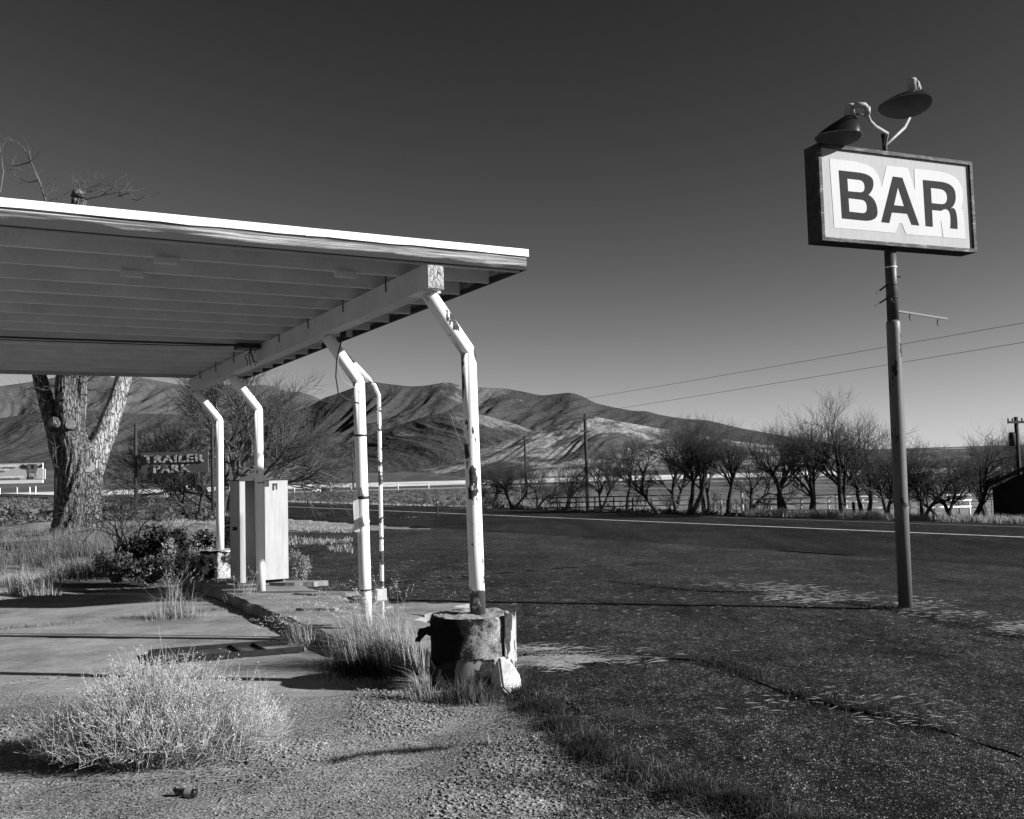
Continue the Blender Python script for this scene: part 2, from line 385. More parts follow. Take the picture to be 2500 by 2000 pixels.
MAT['black_wire'] = flat_mat('black_cable', .012, .1, 5., .6, .3)
MAT['rock'] = flat_mat('whitewashed_rock', .52, .25, 14., .95, .05, 0, .8)
MAT['lamp_hood'] = flat_mat('dark_enamel_hood', .02, .15, 5., .18, .5)
MAT['lamp_in'] = flat_mat('hood_interior', .15, .1, 5., .8)
MAT['galv'] = flat_mat('cast_aluminium', .27, .2, 12., .6, .3, .1)
def m_face(name, v, streak):
    m = Mt(name, .8, .06); s = m.noise(5, m.co((9, 9, .35)), 5, .7); n = m.noise(1.5, m.co(), 4)
    c = m.m2('MULTIPLY', m.ramp(s, (.35, v * (1 - streak)), (.6, v)), m.ramp(n, (.3, .94), (.7, 1.03))); return m.out(c)
MAT['sign_face'] = m_face('sign_face_plastic', .40, .15)
MAT['sign_white'] = m_face('sign_white_halo', .52, .05)
MAT['sign_letter'] = m_face('sign_letter_print', .032, .25)
def m_frame():
    m = Mt('rust_streaked_sign_frame', .7, .25); a = m.noise(6, m.co((1, 1, 4)), 6, .7); b = m.noise(16, m.co(), 5, .7)
    return m.out(m.m2('MULTIPLY', m.ramp(a, (.4, .02), (.55, .06), (.7, .3)), m.ramp(b, (.35, .5), (.65, 1.3))), b, .3, .005)
MAT['sign_frame'] = m_frame()
MAT['sign_box'] = flat_mat('sign_box_side', .03, .5, 9., .7, .2)
MAT['cabinet'] = m_face('white_enamel_panel', .46, .22)
MAT['rust_trim'] = flat_mat('rusty_trim', .05, .4, 20.)
def m_bark(name, a0, a1, sc=1.):
    m = Mt(name, .95, .08); v = m.co((2.6 * sc, 2.6 * sc, .5 * sc)); d = m.noise(2.4, v, 7, .7, 1.); wv = m.n('VectorMath'); wv.operation = 'ADD'; m.nt.links.new(v, wv.inputs[0]); nz = m.n('TexNoise'); nz.inputs['Scale'].default_value = 1.6; nz.inputs['Detail'].default_value = 4; m.nt.links.new(v, nz.inputs['Vector']); m.nt.links.new(nz.outputs['Color'], wv.inputs[1]); e = m.vor(4.2, wv.outputs[0], 'DISTANCE_TO_EDGE')
    f2 = m.noise(9., v, 5, .75, .4); h = m.m2('ADD', m.m2('MULTIPLY', f2, .6), m.m2('ADD', m.m2('MULTIPLY', d, .45), m.m2('MULTIPLY', m.ramp(e, (0, 0), (.16, 1)), .42)))
    return m.out(m.ramp(h, (.42, a0 * .15), (.62, a0 * .8), (.95, a1)), h, 1., .15)
MAT['bark'] = m_bark('furrowed_bark', .07, .22)
MAT['bark_pale'] = m_bark('bare_sunlit_limb_bark', .18, .5)  # bare pale limb, sunlit brightness put into its bark colour
MAT['cut_wood'] = flat_mat('sawn_limb_end', .2, .3, 9.)
MAT['twig'] = flat_mat('grey_twigs', .085, .6, 1.2)
MAT['twig_dark'] = flat_mat('dark_twigs', .045, .5, .6)
MAT['twig_pale'] = flat_mat('pale_twigs', .30, .3, 2.)
MAT['straw'] = leaf_mat('dry_straw', .22, .46, 1.6)
MAT['straw_dull'] = leaf_mat('dull_dry_grass', .06, .24, .9)
MAT['green'] = leaf_mat('dark_green_grass', .022, .055, 4.)
MAT['bushtip'] = leaf_mat('pale_seed_heads', .5, .75, 5.)
MAT['bushstem'] = leaf_mat('pale_bush_stems', .42, .68, 3., .2)
MAT['shrub_dark'] = leaf_mat('dark_shrub_leaves', .012, .04, 2.)
MAT['sage'] = leaf_mat('grey_sage_leaves', .06, .20, .8)
MAT['sage_pale'] = leaf_mat('pale_sage_leaves', .18, .36, 3.)
MAT['wood_pole'] = flat_mat('weathered_pole_wood', .035, .4, 3.)
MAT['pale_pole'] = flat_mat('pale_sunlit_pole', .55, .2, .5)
MAT['white_rail'] = flat_mat('white_pipe_rail', .8, .1, 1.)
MAT['grey_rail'] = flat_mat('grey_and_tree_shaded_rail', .10, .4, 1.)
MAT['barn'] = flat_mat('black_barn_boards', .010, .4, 2.)
MAT['barn_roof'] = flat_mat('dark_barn_roof', .012, .3, 2.)
MAT['trailer_sign'] = flat_mat('dull_sign_panel', .065, .2, 1.5)
MAT['trailer_letters'] = m_chipped('flaking_white_letters', .36, .07, .50, (5, 5, 5))
MAT['billboard'] = flat_mat('billboard_print_ground', .50, .05, .1)
MAT['bb_white'] = flat_mat('billboard_white', .8, .05, .2)
MAT['cow_dark'] = flat_mat('print_dark', .03, .2, .6)
MAT['cow_mid'] = flat_mat('print_mid', .17, .5, .9)
MAT['cow_light'] = flat_mat('print_light', .55, .15, .8)
MAT['car_white'] = flat_mat('white_car_paint', .8, .05, 1., .3, .5)
MAT['car_dark'] = flat_mat('black_car_paint', .02, .1, 1., .3, .5)
MAT['glass'] = flat_mat('car_glass', .03, .1, 1., .1, .5)
MAT['tyre'] = flat_mat('tyre_rubber', .015, .1, 3.)
MAT['bottle'] = flat_mat('brown_bottle_glass', .012, .3, 9., .12, .5)
MAT['label'] = flat_mat('bottle_label', .22, .3, 30.)
MAT['soil_and_shade'] = flat_mat('dark_soil_and_edge_shade', .02, .5, 14., .95, .05, 0, .8)
MAT['panel_dark'] = m_chipped('scuffed_dark_panel', .05, .30, .64, (14, 14, 14))
MAT['litter'] = flat_mat('paper_litter', .6, .2, 20.)

# ================================================================ THE SETTING
rng = np.random.default_rng(7)
# ---- lie of the land out to the mountains
az = np.unique(np.concatenate([np.linspace(-.62, .62, 330), np.linspace(.62, 2 * math.pi - .62, 70)]))
rr_ = np.concatenate([[.3], np.geomspace(3., 4200., 170)])
A_, R_ = np.meshgrid(az, rr_, indexing='ij')
X_ = R_ * np.sin(A_); Y_ = R_ * np.cos(A_); Z_ = zg(X_, Y_)
q_ = qof(X_, Y_)
under = (sstep(1.0, 3.5, q_) * (1 - sstep(34.5, 35.5, q_)) * (1 - sstep(400, 480, R_)))       # passes beneath lot and road
p_ = -QN[1] * X_ + QN[0] * Y_
under = np.maximum(under * np.where(q_ < 20, 1 - sstep(31, 35, p_), 1.), (R_ < 17.5) * 1.)
Z_ = Z_ - .16 * under + fbm(X_ * .05, Y_ * .05, 4, 3) * .25 * sstep(40, 120, R_) * (1 - sstep(17, 20, q_) * (1 - sstep(38, 45, q_)) * (1 - sstep(300, 400, R_)))
grid_obj('ground', X_, Y_, Z_, MAT['desert'])

# ---- gravel the photographer stands on
gx, gy = np.meshgrid(np.linspace(-9.5, 5.2, 360), np.linspace(1.5, 9.6, 230), indexing='ij')
EY, EX = [0, 4.6, 5.15, 5.5, 6.1, 7.0, 8.0, 9.6], [4.2, 1.55, 1.15, .82, .48, .22, .03, -.25]
ridge_x = np.interp(gy, EY, EX)
front = 8.55 + .35 * fbm(gx * .9, gy * .9, 4, 11) - .25 * np.clip(gx + 2.2, 0, 3) * 0 + .25 * sstep(-3.5, -5, gx)
gz = -.112 + .010 * fbm(gx * 2.2, gy * 2.2, 5, 5) + .006 * fbm(gx * 14, gy * 14, 3, 6) - .075 * sstep(front - .25, front + .15, gy)
gz += .035 * np.exp(-((gx - ridge_x) / .28) ** 2) - .10 * sstep(ridge_x + .1, ridge_x + .55, gx)
grid_obj('gravel_ground', gx, gy, gz, MAT['gravel'])
def gravz(x, y):
    rx = np.interp(y, EY, EX)
    return -.112 + .010 * fbm(x * 2.2, y * 2.2, 5, 5) + .035 * np.exp(-((x - rx) / .28) ** 2)

# ---- concrete forecourt: bays with joints between them
slab_root = MB()
slabs = []
ub = [-3.0, 2.55, 6.35, 10.0]; vb = [-12.0, -7.6, -4.05, -.53]
first = None
for i in range(3):
    for j in range(3):
        u0, u1, v0, v1 = ub[i] + .012, ub[i + 1] - .012, vb[j] + .012, vb[j + 1] - .012
        b = MB(); n = 12
        dz = (.004, -.006, .003, 0, -.004, .006, .002, -.003, .004)[i * 3 + j]
        b.add([CP(u0, v0, -.13 + dz), CP(u1, v0, -.13 + dz), CP(u1, v1, -.13 + dz), CP(u0, v1, -.13 + dz), CP(u0, v0, -.27), CP(u1, v0, -.27), CP(u1, v1, -.27), CP(u0, v1, -.27)],
              [(0, 3, 2, 1), (0, 1, 5, 4), (1, 2, 6, 5), (2, 3, 7, 6), (3, 0, 4, 7)])
        if first is None:
            first = b.build('forecourt_slab', MAT['slab'], None, False, 'structure')
        else: b.build('slab', MAT['slab'], first)

# ---- pump island with its kerb
isl = []
for k, u in enumerate(np.linspace(1.9, 10.75, 60)):
    isl.append((u, -.5 + .012 * math.sin(u * 5.1) + .015 * rng.normal()))
for t in np.linspace(0, math.pi, 9)[1:-1]: isl.append((10.75 + .18 * math.sin(t), .12 - .62 * math.cos(t)))
for u in np.linspace(10.75, 1.9, 60): isl.append((u, .74 + .05 * rng.normal() + (.12 if 3 < u < 5.2 else 0)))
for t in np.linspace(0, math.pi, 9)[1:-1]: isl.append((1.9 - .35 * math.sin(t), .12 + .62 * math.cos(t)))
top = np.array([CP(u, v, 0.) for u, v in isl]); n = len(top)
ctr = np.array([CP(.12 * 0 + u, .12, .004) for u in np.linspace(1.9, 10.75, 30)])
b = MB()
inn = np.array([CP(u, .12 + (v - .12) * .93, 0.006) for u, v in isl]); bot = top.copy(); bot[:, 2] = -.3; mid_ = top.copy(); mid_[:, 2] = -.022
b.add(np.concatenate([inn, mid_, bot]), [tuple(range(n - 1, -1, -1))] + [(i, n + i, n + (i + 1) % n, (i + 1) % n)[::-1] for i in range(n)] + [(n + i, 2 * n + i, 2 * n + (i + 1) % n, n + (i + 1) % n)[::-1] for i in range(n)])
island = b.build('pump_island', MAT['island'], None, False, 'structure')
def slabpiece(name, pts, z0, z1, mat, parent=None, kind=None):
    P = np.array([[p[0], p[1], z1] for p in pts]); b = MB(); b.poly(P, (0, 0, z0 - z1)); return b.build(name, mat, parent, False, kind)
def ragged(c, rx, ry, n=22, seed=0, am=.25):
    r = np.random.default_rng(seed); t = np.linspace(0, 2 * math.pi, n, endpoint=False)
    k = 1 + am * (r.random(n) - .5) * 2
    return [(c[0] + rx * math.cos(a) * kk, c[1] + ry * math.sin(a) * kk) for a, kk in zip(t, k)]
slabpiece('paving_patch', ragged(CP(4.1, .95), .85, .55, 26, 3), -.2, -.012, MAT['island'], island)
for k, (px, py, a, bb) in enumerate([(825, 1447, .5, .10), (800, 1485, .3, .07), (960, 1497, .3, .09), (730, 1425, .4, .09), (905, 1466, .22, .06)]):
    c = atz(px, py, .02)
    if px != 960: slabpiece('broken_chunk', ragged(c, a, bb * 2, 15, 20 + k, .35), -.02, .03 + .008 * k, MAT['island'], island)

# ---- old asphalt lot, crumbling along its near edge
lp = np.array([[7.5, -1.5], [5., 1.5], [1.75, 4.6], [1.36, 5.1], [1.02, 5.5], [.7, 6.1], [.44, 7.0], [.27, 8.0], list(CP(.3, .55)[:2]), list(CP(1.5, .8)[:2]), list(CP(4, .95)[:2]), list(CP(10.8, .8)[:2]), list(CP(15, .0)[:2]), list(CP(20, -1.5)[:2]), list(CP(27, -3.2)[:2])])
cum = np.concatenate([[0], np.cumsum(np.linalg.norm(np.diff(lp, axis=0), axis=1))]); tt = np.arange(0, cum[-1], .07)
bx = np.interp(tt, cum, lp[:, 0]) + .22 * fbm(tt * 1.3, tt * 0, 5, 21) + .03 * rng.normal(size=len(tt)); by = np.interp(tt, cum, lp[:, 1])
pe = -QN[1] * bx + QN[0] * by; pe = np.maximum.accumulate(pe + np.linspace(0, .01, len(pe)))
pe[0] = -14; pe = np.linspace(0, 1, len(pe)) * 4 + pe
ex = -QN[1] * pe + QN[0] * 20.7; ey = QN[0] * pe + QN[1] * 20.7
w = np.linspace(0, 1, 90) ** 1.7
LX = bx[:, None] * (1 - w) + ex[:, None] * w; LY = by[:, None] * (1 - w) + ey[:, None] * w
LZ = lotz(LX, LY) + .012 * fbm(LX * .7, LY * .7, 4, 31) * np.minimum(1, w * 30) + .004 * fbm(LX * 6, LY * 6, 3, 33)
LX = np.concatenate([bx[:, None] - .03, LX], 1); LY = np.concatenate([by[:, None], LY], 1); LZ = np.concatenate([LZ[:, :1] - .10, LZ], 1)
grid_obj('asphalt_lot', LX, LY, LZ, MAT['asphalt'])

# ---- highway
def strip(name, p0, p1, q0, q1, z, mat, n=80, m=10, kind='structure', parent=None, jit=0.):
    P, Q = np.meshgrid(np.linspace(p0, p1, n), np.linspace(q0, q1, m), indexing='ij')
    if jit: Q = Q + jit * fbm(P * .8, Q * 0 + Q * 3, 4, 41) * (np.abs(Q - q0) < 1e-6)
    X = -QN[1] * P + QN[0] * Q; Y = QN[0] * P + QN[1] * Q; Z = z(P, Q) if callable(z) else X * 0 + z
    o = grid_obj(name, X, Y, Z, mat, kind)
    if parent is not None: o.parent = parent
    return o
def rdz(P, Q): return -.685 + .09 * np.clip(1 - ((Q - 30.2) / 5.) ** 2, 0, 1)
road = strip('highway', -120, 420, 20.2, 34.6, rdz, MAT['road'], 600, 30, jit=.5)
P_, Q_ = np.meshgrid(np.linspace(-30, 60, 400), [0, 1.], indexing='ij'); wj = 20.78 + .10 * fbm(P_ * .5, P_ * 0, 5, 77); Q_ = wj + Q_ * (.03 + .16 * vnoise(P_ * .9, P_ * 0, 78))
grid_obj('pavement_joint', -QN[1] * P_ + QN[0] * Q_, QN[0] * P_ + QN[1] * Q_, rdz(P_, Q_) + .03 * (Q_ < 20.75) + .006, MAT['soil_and_shade'])
tag(strip('edge_line', -120, 420, 28.03, 28.2, lambda P, Q: rdz(P, Q) + .006, MAT['roadpaint'], 200, 3, None, road), None, None)
tag(strip('centre_line', -120, 420, 32.25, 32.4, lambda P, Q: rdz(P, Q) + .006, MAT['roadpaint2'], 200, 3, None, road), None, None)

# ---- hills and mountains
def hill(name, sil, D0, D1, mat, seed, spur=.4, spurs=3.2, diag=1.0, na=460, nt=110):
    """a range whose crest follows its skyline: foot at D0, crest at D1 metres"""
    sil = np.array(sil, float)
    dirs = np.array([ray(px, py) for px, py in sil]); azs = np.arctan2(dirs[:, 0], dirs[:, 1]); el = dirs[:, 2] / np.hypot(dirs[:, 0], 1)
    a = np.linspace(azs[0], azs[-1], na); e = np.interp(a, azs, el)
    k = np.hanning(9); k /= k.sum(); e = np.convolve(np.pad(e, 4, mode='edge'), k, 'valid')
    t = np.concatenate([np.linspace(0, 1, nt), np.linspace(1.02, 1.5, 14)])
    Aa, T = np.meshgrid(a, t, indexing='ij')
    crest = EYE + e * D1; foot = np.interp(D0, *PRR) - 3.
    R = D0 + (D1 - D0) * T
    x = R * np.sin(Aa); y = R * np.cos(Aa)
    sc = 1. / (D1 - D0)
    # spurs that wander down the slope, with gullies between them
    tn = np.clip(T, 0, 1); H = crest[:, None] - foot
    wx = fbm(x * sc * 1.5, y * sc * 1.5, 2, seed) * .30; wy = fbm(x * sc * 1.5 + 31, y * sc * 1.5, 2, seed + 1) * .30
    ph = Aa * D1 * sc * spurs + wx + (1 - tn) * diag
    def rdg(a_, b_, o, sd): return 1 - np.abs(fbm(a_, b_, o, sd)) * 1.9
    n1 = rdg(ph, tn * .45 + wy * .4, 2, seed + 3); n2 = rdg(ph * 2.7 + wx, tn * 1.2 + wy, 3, seed + 9); n3 = rdg(ph * 8 + wx * 2, tn * 2.8 + wy * 2, 4, seed + 13)
    body = .50 * n1 + .30 * n2 + .20 * n3
    cut = (1 - np.clip(body, 0, 1)) * spur * (1 - tn ** 5)
    Z = foot + H * tn ** 1.12 * np.clip(1 - cut, .12, 1)
    Z = np.where(T > 1, foot + H * (1 - (T - 1) * 1.2), Z)
    return grid_obj(name, x, y, Z, mat)
hill('far_mountain', [(-900, 1010), (-500, 985), (-250, 962), (0, 943), (60, 935), (140, 921), (200, 912), (300, 914), (360, 925), (430, 938), (470, 944), (520, 942), (560, 939), (605, 944), (634, 939), (666, 943), (700, 957), (730, 957), (763, 966), (800, 985), (900, 1010), (1100, 1060)], 5200, 8000, MAT['hill_far'], 3)
hill('left_foothill', [(-1100, 1060), (-600, 1030), (-200, 1010), (0, 1022), (100, 1005), (200, 1000), (330, 1010), (420, 1012), (520, 1015), (650, 1045), (760, 1075), (900, 1110), (1050, 1140)], 3600, 5400, MAT['hill_left'], 61)
hill('main_mountain', [(560, 1100), (640, 1050), (700, 1012), (760, 990), (790, 972), (824, 961), (860, 948), (883, 937), (909, 931), (925, 935), (1004, 944), (1038, 942), (1088, 933), (1113, 937), (1134, 946), (1175, 946), (1234, 949), (1276, 956), (1321, 966), (1351, 963), (1392, 958), (1417, 965), (1455, 985), (1505, 996), (1551, 1004), (1576, 1003), (1610, 1013), (1672, 1023), (1726, 1026), (1756, 1033), (1800, 1044), (1900, 1062), (2100, 1095), (2300, 1110), (2500, 1118), (2900, 1112), (3400, 1105)], 2900, 4600, MAT['hill_main'], 17, .47)
hill('middle_hill', [(600, 1140), (700, 1118), (800, 1098), (860, 1078), (960, 1042), (1040, 1016), (1100, 1004), (1180, 1013), (1260, 1036), (1330, 1062), (1450, 1092), (1600, 1120)], 2300, 3300, MAT['hill_mid'], 29, .30, 2.6, -.8)
hill('straw_hill', [(950, 1150), (1060, 1128), (1130, 1108), (1200, 1088), (1300, 1052), (1380, 1030), (1420, 1019), (1460, 1019), (1520, 1030), (1600, 1045), (1700, 1060), (1800, 1078), (1950, 1092), (2150, 1106), (2500, 1112), (3000, 1110)], 1900, 2700, MAT['hill_light'], 47, .26)

# ================================================================ THE CANOPY
can = thing('canopy', 'white flat-roofed petrol station canopy on four bent pipe posts', 'canopy', CP(0, 0, 0))
UU = np.array([-SU, CU, 0.]); VV = np.array([CU, SU, 0.]); ZZ = np.array([0, 0, 1.])
ZB, ZT = 3.194, 3.408
VL = -9.0                                                    # hidden left end of the roof
UF, UR, VR = -.19, 9.80, .46
def cbar(b, u0, u1, v0, v1, z0, z1):
    return b.box(CP((u0 + u1) / 2, (v0 + v1) / 2, (z0 + z1) / 2), (UU, VV, ZZ), (abs(u1 - u0) / 2, abs(v1 - v0) / 2, abs(z1 - z0) / 2))
for v0 in (-.474, -7.6):
    b = MB(); cbar(b, -.155, 9.86, v0, v0 + .15, ZB, ZT - .002); bm_ = b.build('beam', MAT['beam'], can)
    if v0 > -1:
        b = MB(); cbar(b, -.162, -.156, v0 + .004, v0 + .146, ZB + .004, ZT - .006); b.build('end_grain', MAT['endgrain'], bm_)
        b = MB(); cbar(b, -.06, .22, v0 - .015, v0 + .165, ZB - .014, ZB - .002); b.build('plate', MAT['post_clean'], bm_)
nr = 17
for k in range(1, nr - 1):
    u = UF + .03 + (UR - UF - .06) * k / (nr - 1)
    b = MB(); cbar(b, u - .022, u + .022, VL + .05, VR - .045, ZT, ZT + .142); b.build('rafter', MAT['rafter'], can)
b = MB(); cbar(b, UF + .042, UF + .085, VL + .05, VR - .045, ZT - .012, ZT + .142); b.build('rafter', MAT['canopy'], can)
b = MB(); cbar(b, UR - .042, UR, VL + .05, VR - .045, ZT, ZT + .142); b.build('rafter', MAT['canopy'], can)
# roof deck of boards laid across the rafters, under felt
nb = 58
for k in range(nb):
    v0 = VL + (VR - VL) * k / nb; v1 = VL + (VR - VL) * (k + 1) / nb
    b = MB(); cbar(b, UF + .02, UR, v0 + .0015, v1 - .0015, ZT + .144, ZT + .165); b.build('deck_board', MAT['canopy'], can)
b = MB(); cbar(b, UF - .01, UR + .03, VL, VR + .01, ZT + .1655, ZT + .176); b.build('roofing_felt', MAT['roofing'], can)
b = MB(); cbar(b, UF, UF + .038, VL, VR, ZT, ZT + .143); b.build('fascia_board', MAT['fascia'], can)['label'] = 'weathered bare fascia board along the front edge'
b = MB(); cbar(b, UF + .039, UR, VR - .042, VR, ZT + .002, ZT + .150); b.build('fascia_board', MAT['fascia'], can)
fv = [VL, -6.3, -3.9, -1.52, VR + .016]; fr_ = np.random.default_rng(3)
for va, vb_ in zip(fv[:-1], fv[1:]):                                     # lengths of metal edging, a little bent and out of line
    b = MB(); nn = 12; vv_ = np.linspace(va + .0015, vb_ - .0015, nn); j1 = fr_.normal(0, .0022, nn); j2 = fr_.normal(0, .003, nn); off = fr_.normal(0, .002)
    P4 = [[CP(UF - .016 - abs(j2[i]), v_, ZT + .121 + j1[i] + off) for i, v_ in enumerate(vv_)], [CP(UF - .016 - abs(j2[i]) * .3, v_, ZT + .182 + off) for i, v_ in enumerate(vv_)], [CP(UF - .002, v_, ZT + .182 + off) for v_ in vv_], [CP(UF - .002, v_, ZT + .121 + j1[i] + off) for i, v_ in enumerate(vv_)]]
    b.add(np.concatenate(P4), [(r_ * nn + i, r_ * nn + i + 1, ((r_ + 1) % 4) * nn + i + 1, ((r_ + 1) % 4) * nn + i) for r_ in range(4) for i in range(nn - 1)] + [(0, nn, 2 * nn, 3 * nn), (4 * nn - 1, 3 * nn - 1, 2 * nn - 1, nn - 1)]); b.build('edge_flashing', MAT['flash'], can)
b = MB(); cbar(b, UF - .001, UR + .03, VR + .002, VR + .016, ZT + .121, ZT + .182); b.build('edge_flashing', MAT['flash'], can)
# blocks and hangers under the roof
for (u, v) in ((.43, -2.45), (.43, -.98), (1.05, -2.62), (.43, -4.6)):
    b = MB(); cbar(b, u - .03, u + .03, v - .09, v + .09, ZT - .05, ZT - .001); b.build('nailing_block', MAT['beam'], can)
for u in np.linspace(.75, 9.0, 8):
    b = MB(); p = CP(u, -.49, ZT - .02)
    b.tube([CP(u, -.478, ZT + .09), CP(u - .01, -.49, ZT), CP(u + .005, -.482, ZT - .09)], .006, 6); b.build('strap', MAT['dark_metal'], can)
# conduit and junction box on the ceiling
b = MB(); b.tube([CP(5.25, -9 + .5, ZT - .035), CP(5.25, -3, ZT - .03), CP(5.22, -.75, ZT - .02)], .012, 8); b.build('ceiling_conduit', MAT['dark_metal'], can)
b = MB(); b.tube([CP(5.32, -9 + .5, ZT - .03), CP(5.3, -3.4, ZT - .055), CP(5.27, -1.6, ZT - .05), CP(5.22, -.75, ZT - .03)], .006, 6); b.build('ceiling_cable', MAT['black_wire'], can)
b = MB(); cbar(b, 5.1, 5.36, -.78, -.5, ZT - .07, ZT - .006); jb = b.build('junction_box', MAT['dark_metal'], can)
r5 = random.Random(4)
for k in range(4):
    b = MB(); pth = [CP(5.2 + r5.uniform(-.06, .06), -.6, ZT - .07)]
    for i in range(4): pth.append(pth[-1] + np.array([r5.uniform(-.05, .05), r5.uniform(-.05, .05), -.055 + r5.uniform(-.02, .03)]))
    b.tube(pth, .006, 5); b.build('loose_wire', MAT['black_wire'], jb)

def bent(u, v=0., z0=0., lean=0., side=-1, r=.065, vb_=-.40):
    base = CP(u, v, z0); el = CP(u, v, 2.694) - np.array([lean, 0, 0]); tp = CP(u, v + side * abs(vb_), ZB - .012)
    d = (tp - el) / np.linalg.norm(tp - el)
    return [base, base + (el - base) * .25, base + (el - base) * .5, base + (el - base) * .75, el - (el - base) / np.linalg.norm(el - base) * .012, el + d * .012, el + (tp - el) * .5, tp]
PU = [0, 2.715, 7.141, 9.827]
mats = ['post_chip', 'post_clean', 'post_clean', 'post_clean']
z0s = [.46, -.02, 0., .46]
posts = []
for u, m_, z0, ln in zip(PU, mats, z0s, (.03, .04, .015, 0.)):
    b = MB(); b.tube(bent(u, 0, z0, ln), .066, 28); posts.append(b.build('post', MAT[m_], can, True))
for u, m_ in zip((.2, 5., 9.6), mats[1:]):
    b = MB(); b.tube(bent(u, -7.1, -.13, 0., -1, vb_=.40), .066, 20); b.build('post', MAT['post_clean'], can, True)
posts[0]['label'] = 'front post with dark rust patches in its flaking paint'
def ring(u, z, r, h, mat, parent, name='band', n=24):
    b = MB(); c = CP(u, 0, z); b.tube([c - ZZ * h / 2, c + ZZ * h / 2], r, n); return b.build(name, mat, parent, True)
c2 = lambda z: CP(PU[1], 0, z) - np.array([.04 * z / 2.694, 0, 0])
def ring2(z, h, mat, nm='band', r=.072):
    b = MB(); b.tube([c2(z) - ZZ * h / 2, c2(z) + ZZ * h / 2], r, 24); return b.build(nm, mat, posts[1], True)
ring2(2.1, .02, MAT['dark_metal']); ring2(1.42, .03, MAT['dark_metal']); ring2(1.16, .03, MAT['post_clean']); ring2(.42, .02, MAT['dark_metal'])
ring(PU[2], 1.60, .069, .014, MAT['dark_metal'], posts[2])
for z in (1.49, 1.17):
    b = MB(); c = c2(z) + np.array([.02, -.085, 0]); b.tube([c - ZZ * .05, c, c + ZZ * .035, c + ZZ * .05], [.03, .034, .03, .012], 12); b.build('clamp', MAT['post_clean'], posts[1], True)
b = MB(); b.bar(c2(1.05) + np.array([-.085, -.04, 0]), c2(1.5) + np.array([-.095, -.04, 0]), .006, .035, (0, 1, 0)); b.build('channel', MAT['flash'], posts[1])
b = MB(); b.bar(c2(1.05) + np.array([-.055, -.075, 0]), c2(1.5) + np.array([-.06, -.075, 0]), .006, .05, (1, 0, 0)); b.build('channel', MAT['post_clean'], posts[1])
# dangling cables at the second post
j0 = at(838, 813, float(CP(PU[1], -.47)[1]))
b = MB(); b.tube([j0 + ZZ * .03, at(834, 830, 10.6), at(822, 880, 10.6), at(820, 920, 10.6), at(826, 960, 10.6), at(845, 975, 10.65), at(876, 985, 10.75)], .008, 6); b.build('hanging_cable', MAT['black_wire'], can, True)
b = MB(); b.tube([j0, at(829, 850, 10.6), at(824, 890, 10.6), at(836, 930, 10.6), at(860, 943, 10.65), at(884, 962, 10.75)], .004, 5); b.build('hanging_cable', MAT['twig_pale'], can, True)
b = MB(); b.tube([j0 - ZZ * .05, j0 + ZZ * .02], .035, 10); b.build('cable_boss', MAT['black_wire'], can)
# painted conduit running down beside the second post, and its box
cd = thing('electrical_conduit', 'patchy painted conduit pipe with a small box beside second post', 'conduit', CP(2.75, .26, 0))
b = MB(); b.tube([CP(2.75, .20, -.02), CP(2.75, .205, .9), CP(2.75, .205, 1.8), CP(2.74, .2, 2.55), CP(2.74, .15, 2.66), CP(2.74, .0, 2.82), CP(2.74, -.36, 3.17)], .022, 12); b.build('pipe', MAT['conduit_paint'], cd, True)
bxc = atz(928, 1452, .30); bxc = at(929, 1452, 11.0)
b = MB(); b.box(bxc, (VV, UU, ZZ), (.062, .03, .065)); bo = b.build('box', MAT['cabinet'], cd)
b = MB(); b.box(bxc - UU * .034, (VV, UU, ZZ), (.055, .003, .058)); b.build('cover', MAT['cabinet'], bo)
for s_ in (-.15, .14):
    b = MB(); b.tube([CP(2.75, .205, bxc[2] + s_), bxc + ZZ * s_ * .3], .012, 8); b.build('nipple', MAT['conduit_paint'], cd)

# ---- oil drums filled with concrete at the foot of the end posts
def drum(name, label, u, r, z0, z1, mat, seed, off=0.):
    c = CP(u, 0, 0) + np.array([off, 0, 0]); t = thing(name, label, 'drum', CP(u, 0, z0), 'concrete-filled drums at the canopy posts')
    zs = np.linspace(z0, z1 - .012, 16); n = 64
    def dsp(i, th):
        f = 1 + .045 * fbm(np.cos(th) * 4 + 9, np.sin(th) * 4 + i * .35, 5, seed); return f * (1.0 if i else .98) * (.965 if i == len(zs) - 1 else 1.)
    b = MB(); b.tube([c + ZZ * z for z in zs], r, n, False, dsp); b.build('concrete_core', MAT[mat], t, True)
    k = 22; th = np.linspace(0, 2 * math.pi, n, endpoint=False); V = []; fcs = []
    for i in range(k):
        f = i / (k - 1) * (r * .968)
        e = 1 + (.045 * fbm(np.cos(th) * 4 + 9, np.sin(th) * 4 + 15 * .35, 5, seed) if i == k - 1 else 0)
        V.append(np.stack([c[0] + f * np.cos(th) * e, c[1] + f * np.sin(th) * e, z1 - .01 + .024 * fbm(f * np.cos(th) * 14, f * np.sin(th) * 14, 5, seed + 5) - .02 * (i == k - 1)], 1))
    for i in range(k - 1):
        for j in range(n): fcs.append((i * n + j, (i + 1) * n + j, (i + 1) * n + (j + 1) % n, i * n + (j + 1) % n))
    mesh_obj('concrete_top', np.concatenate(V), fcs, MAT['rough_top'], t, True)
    return t, c
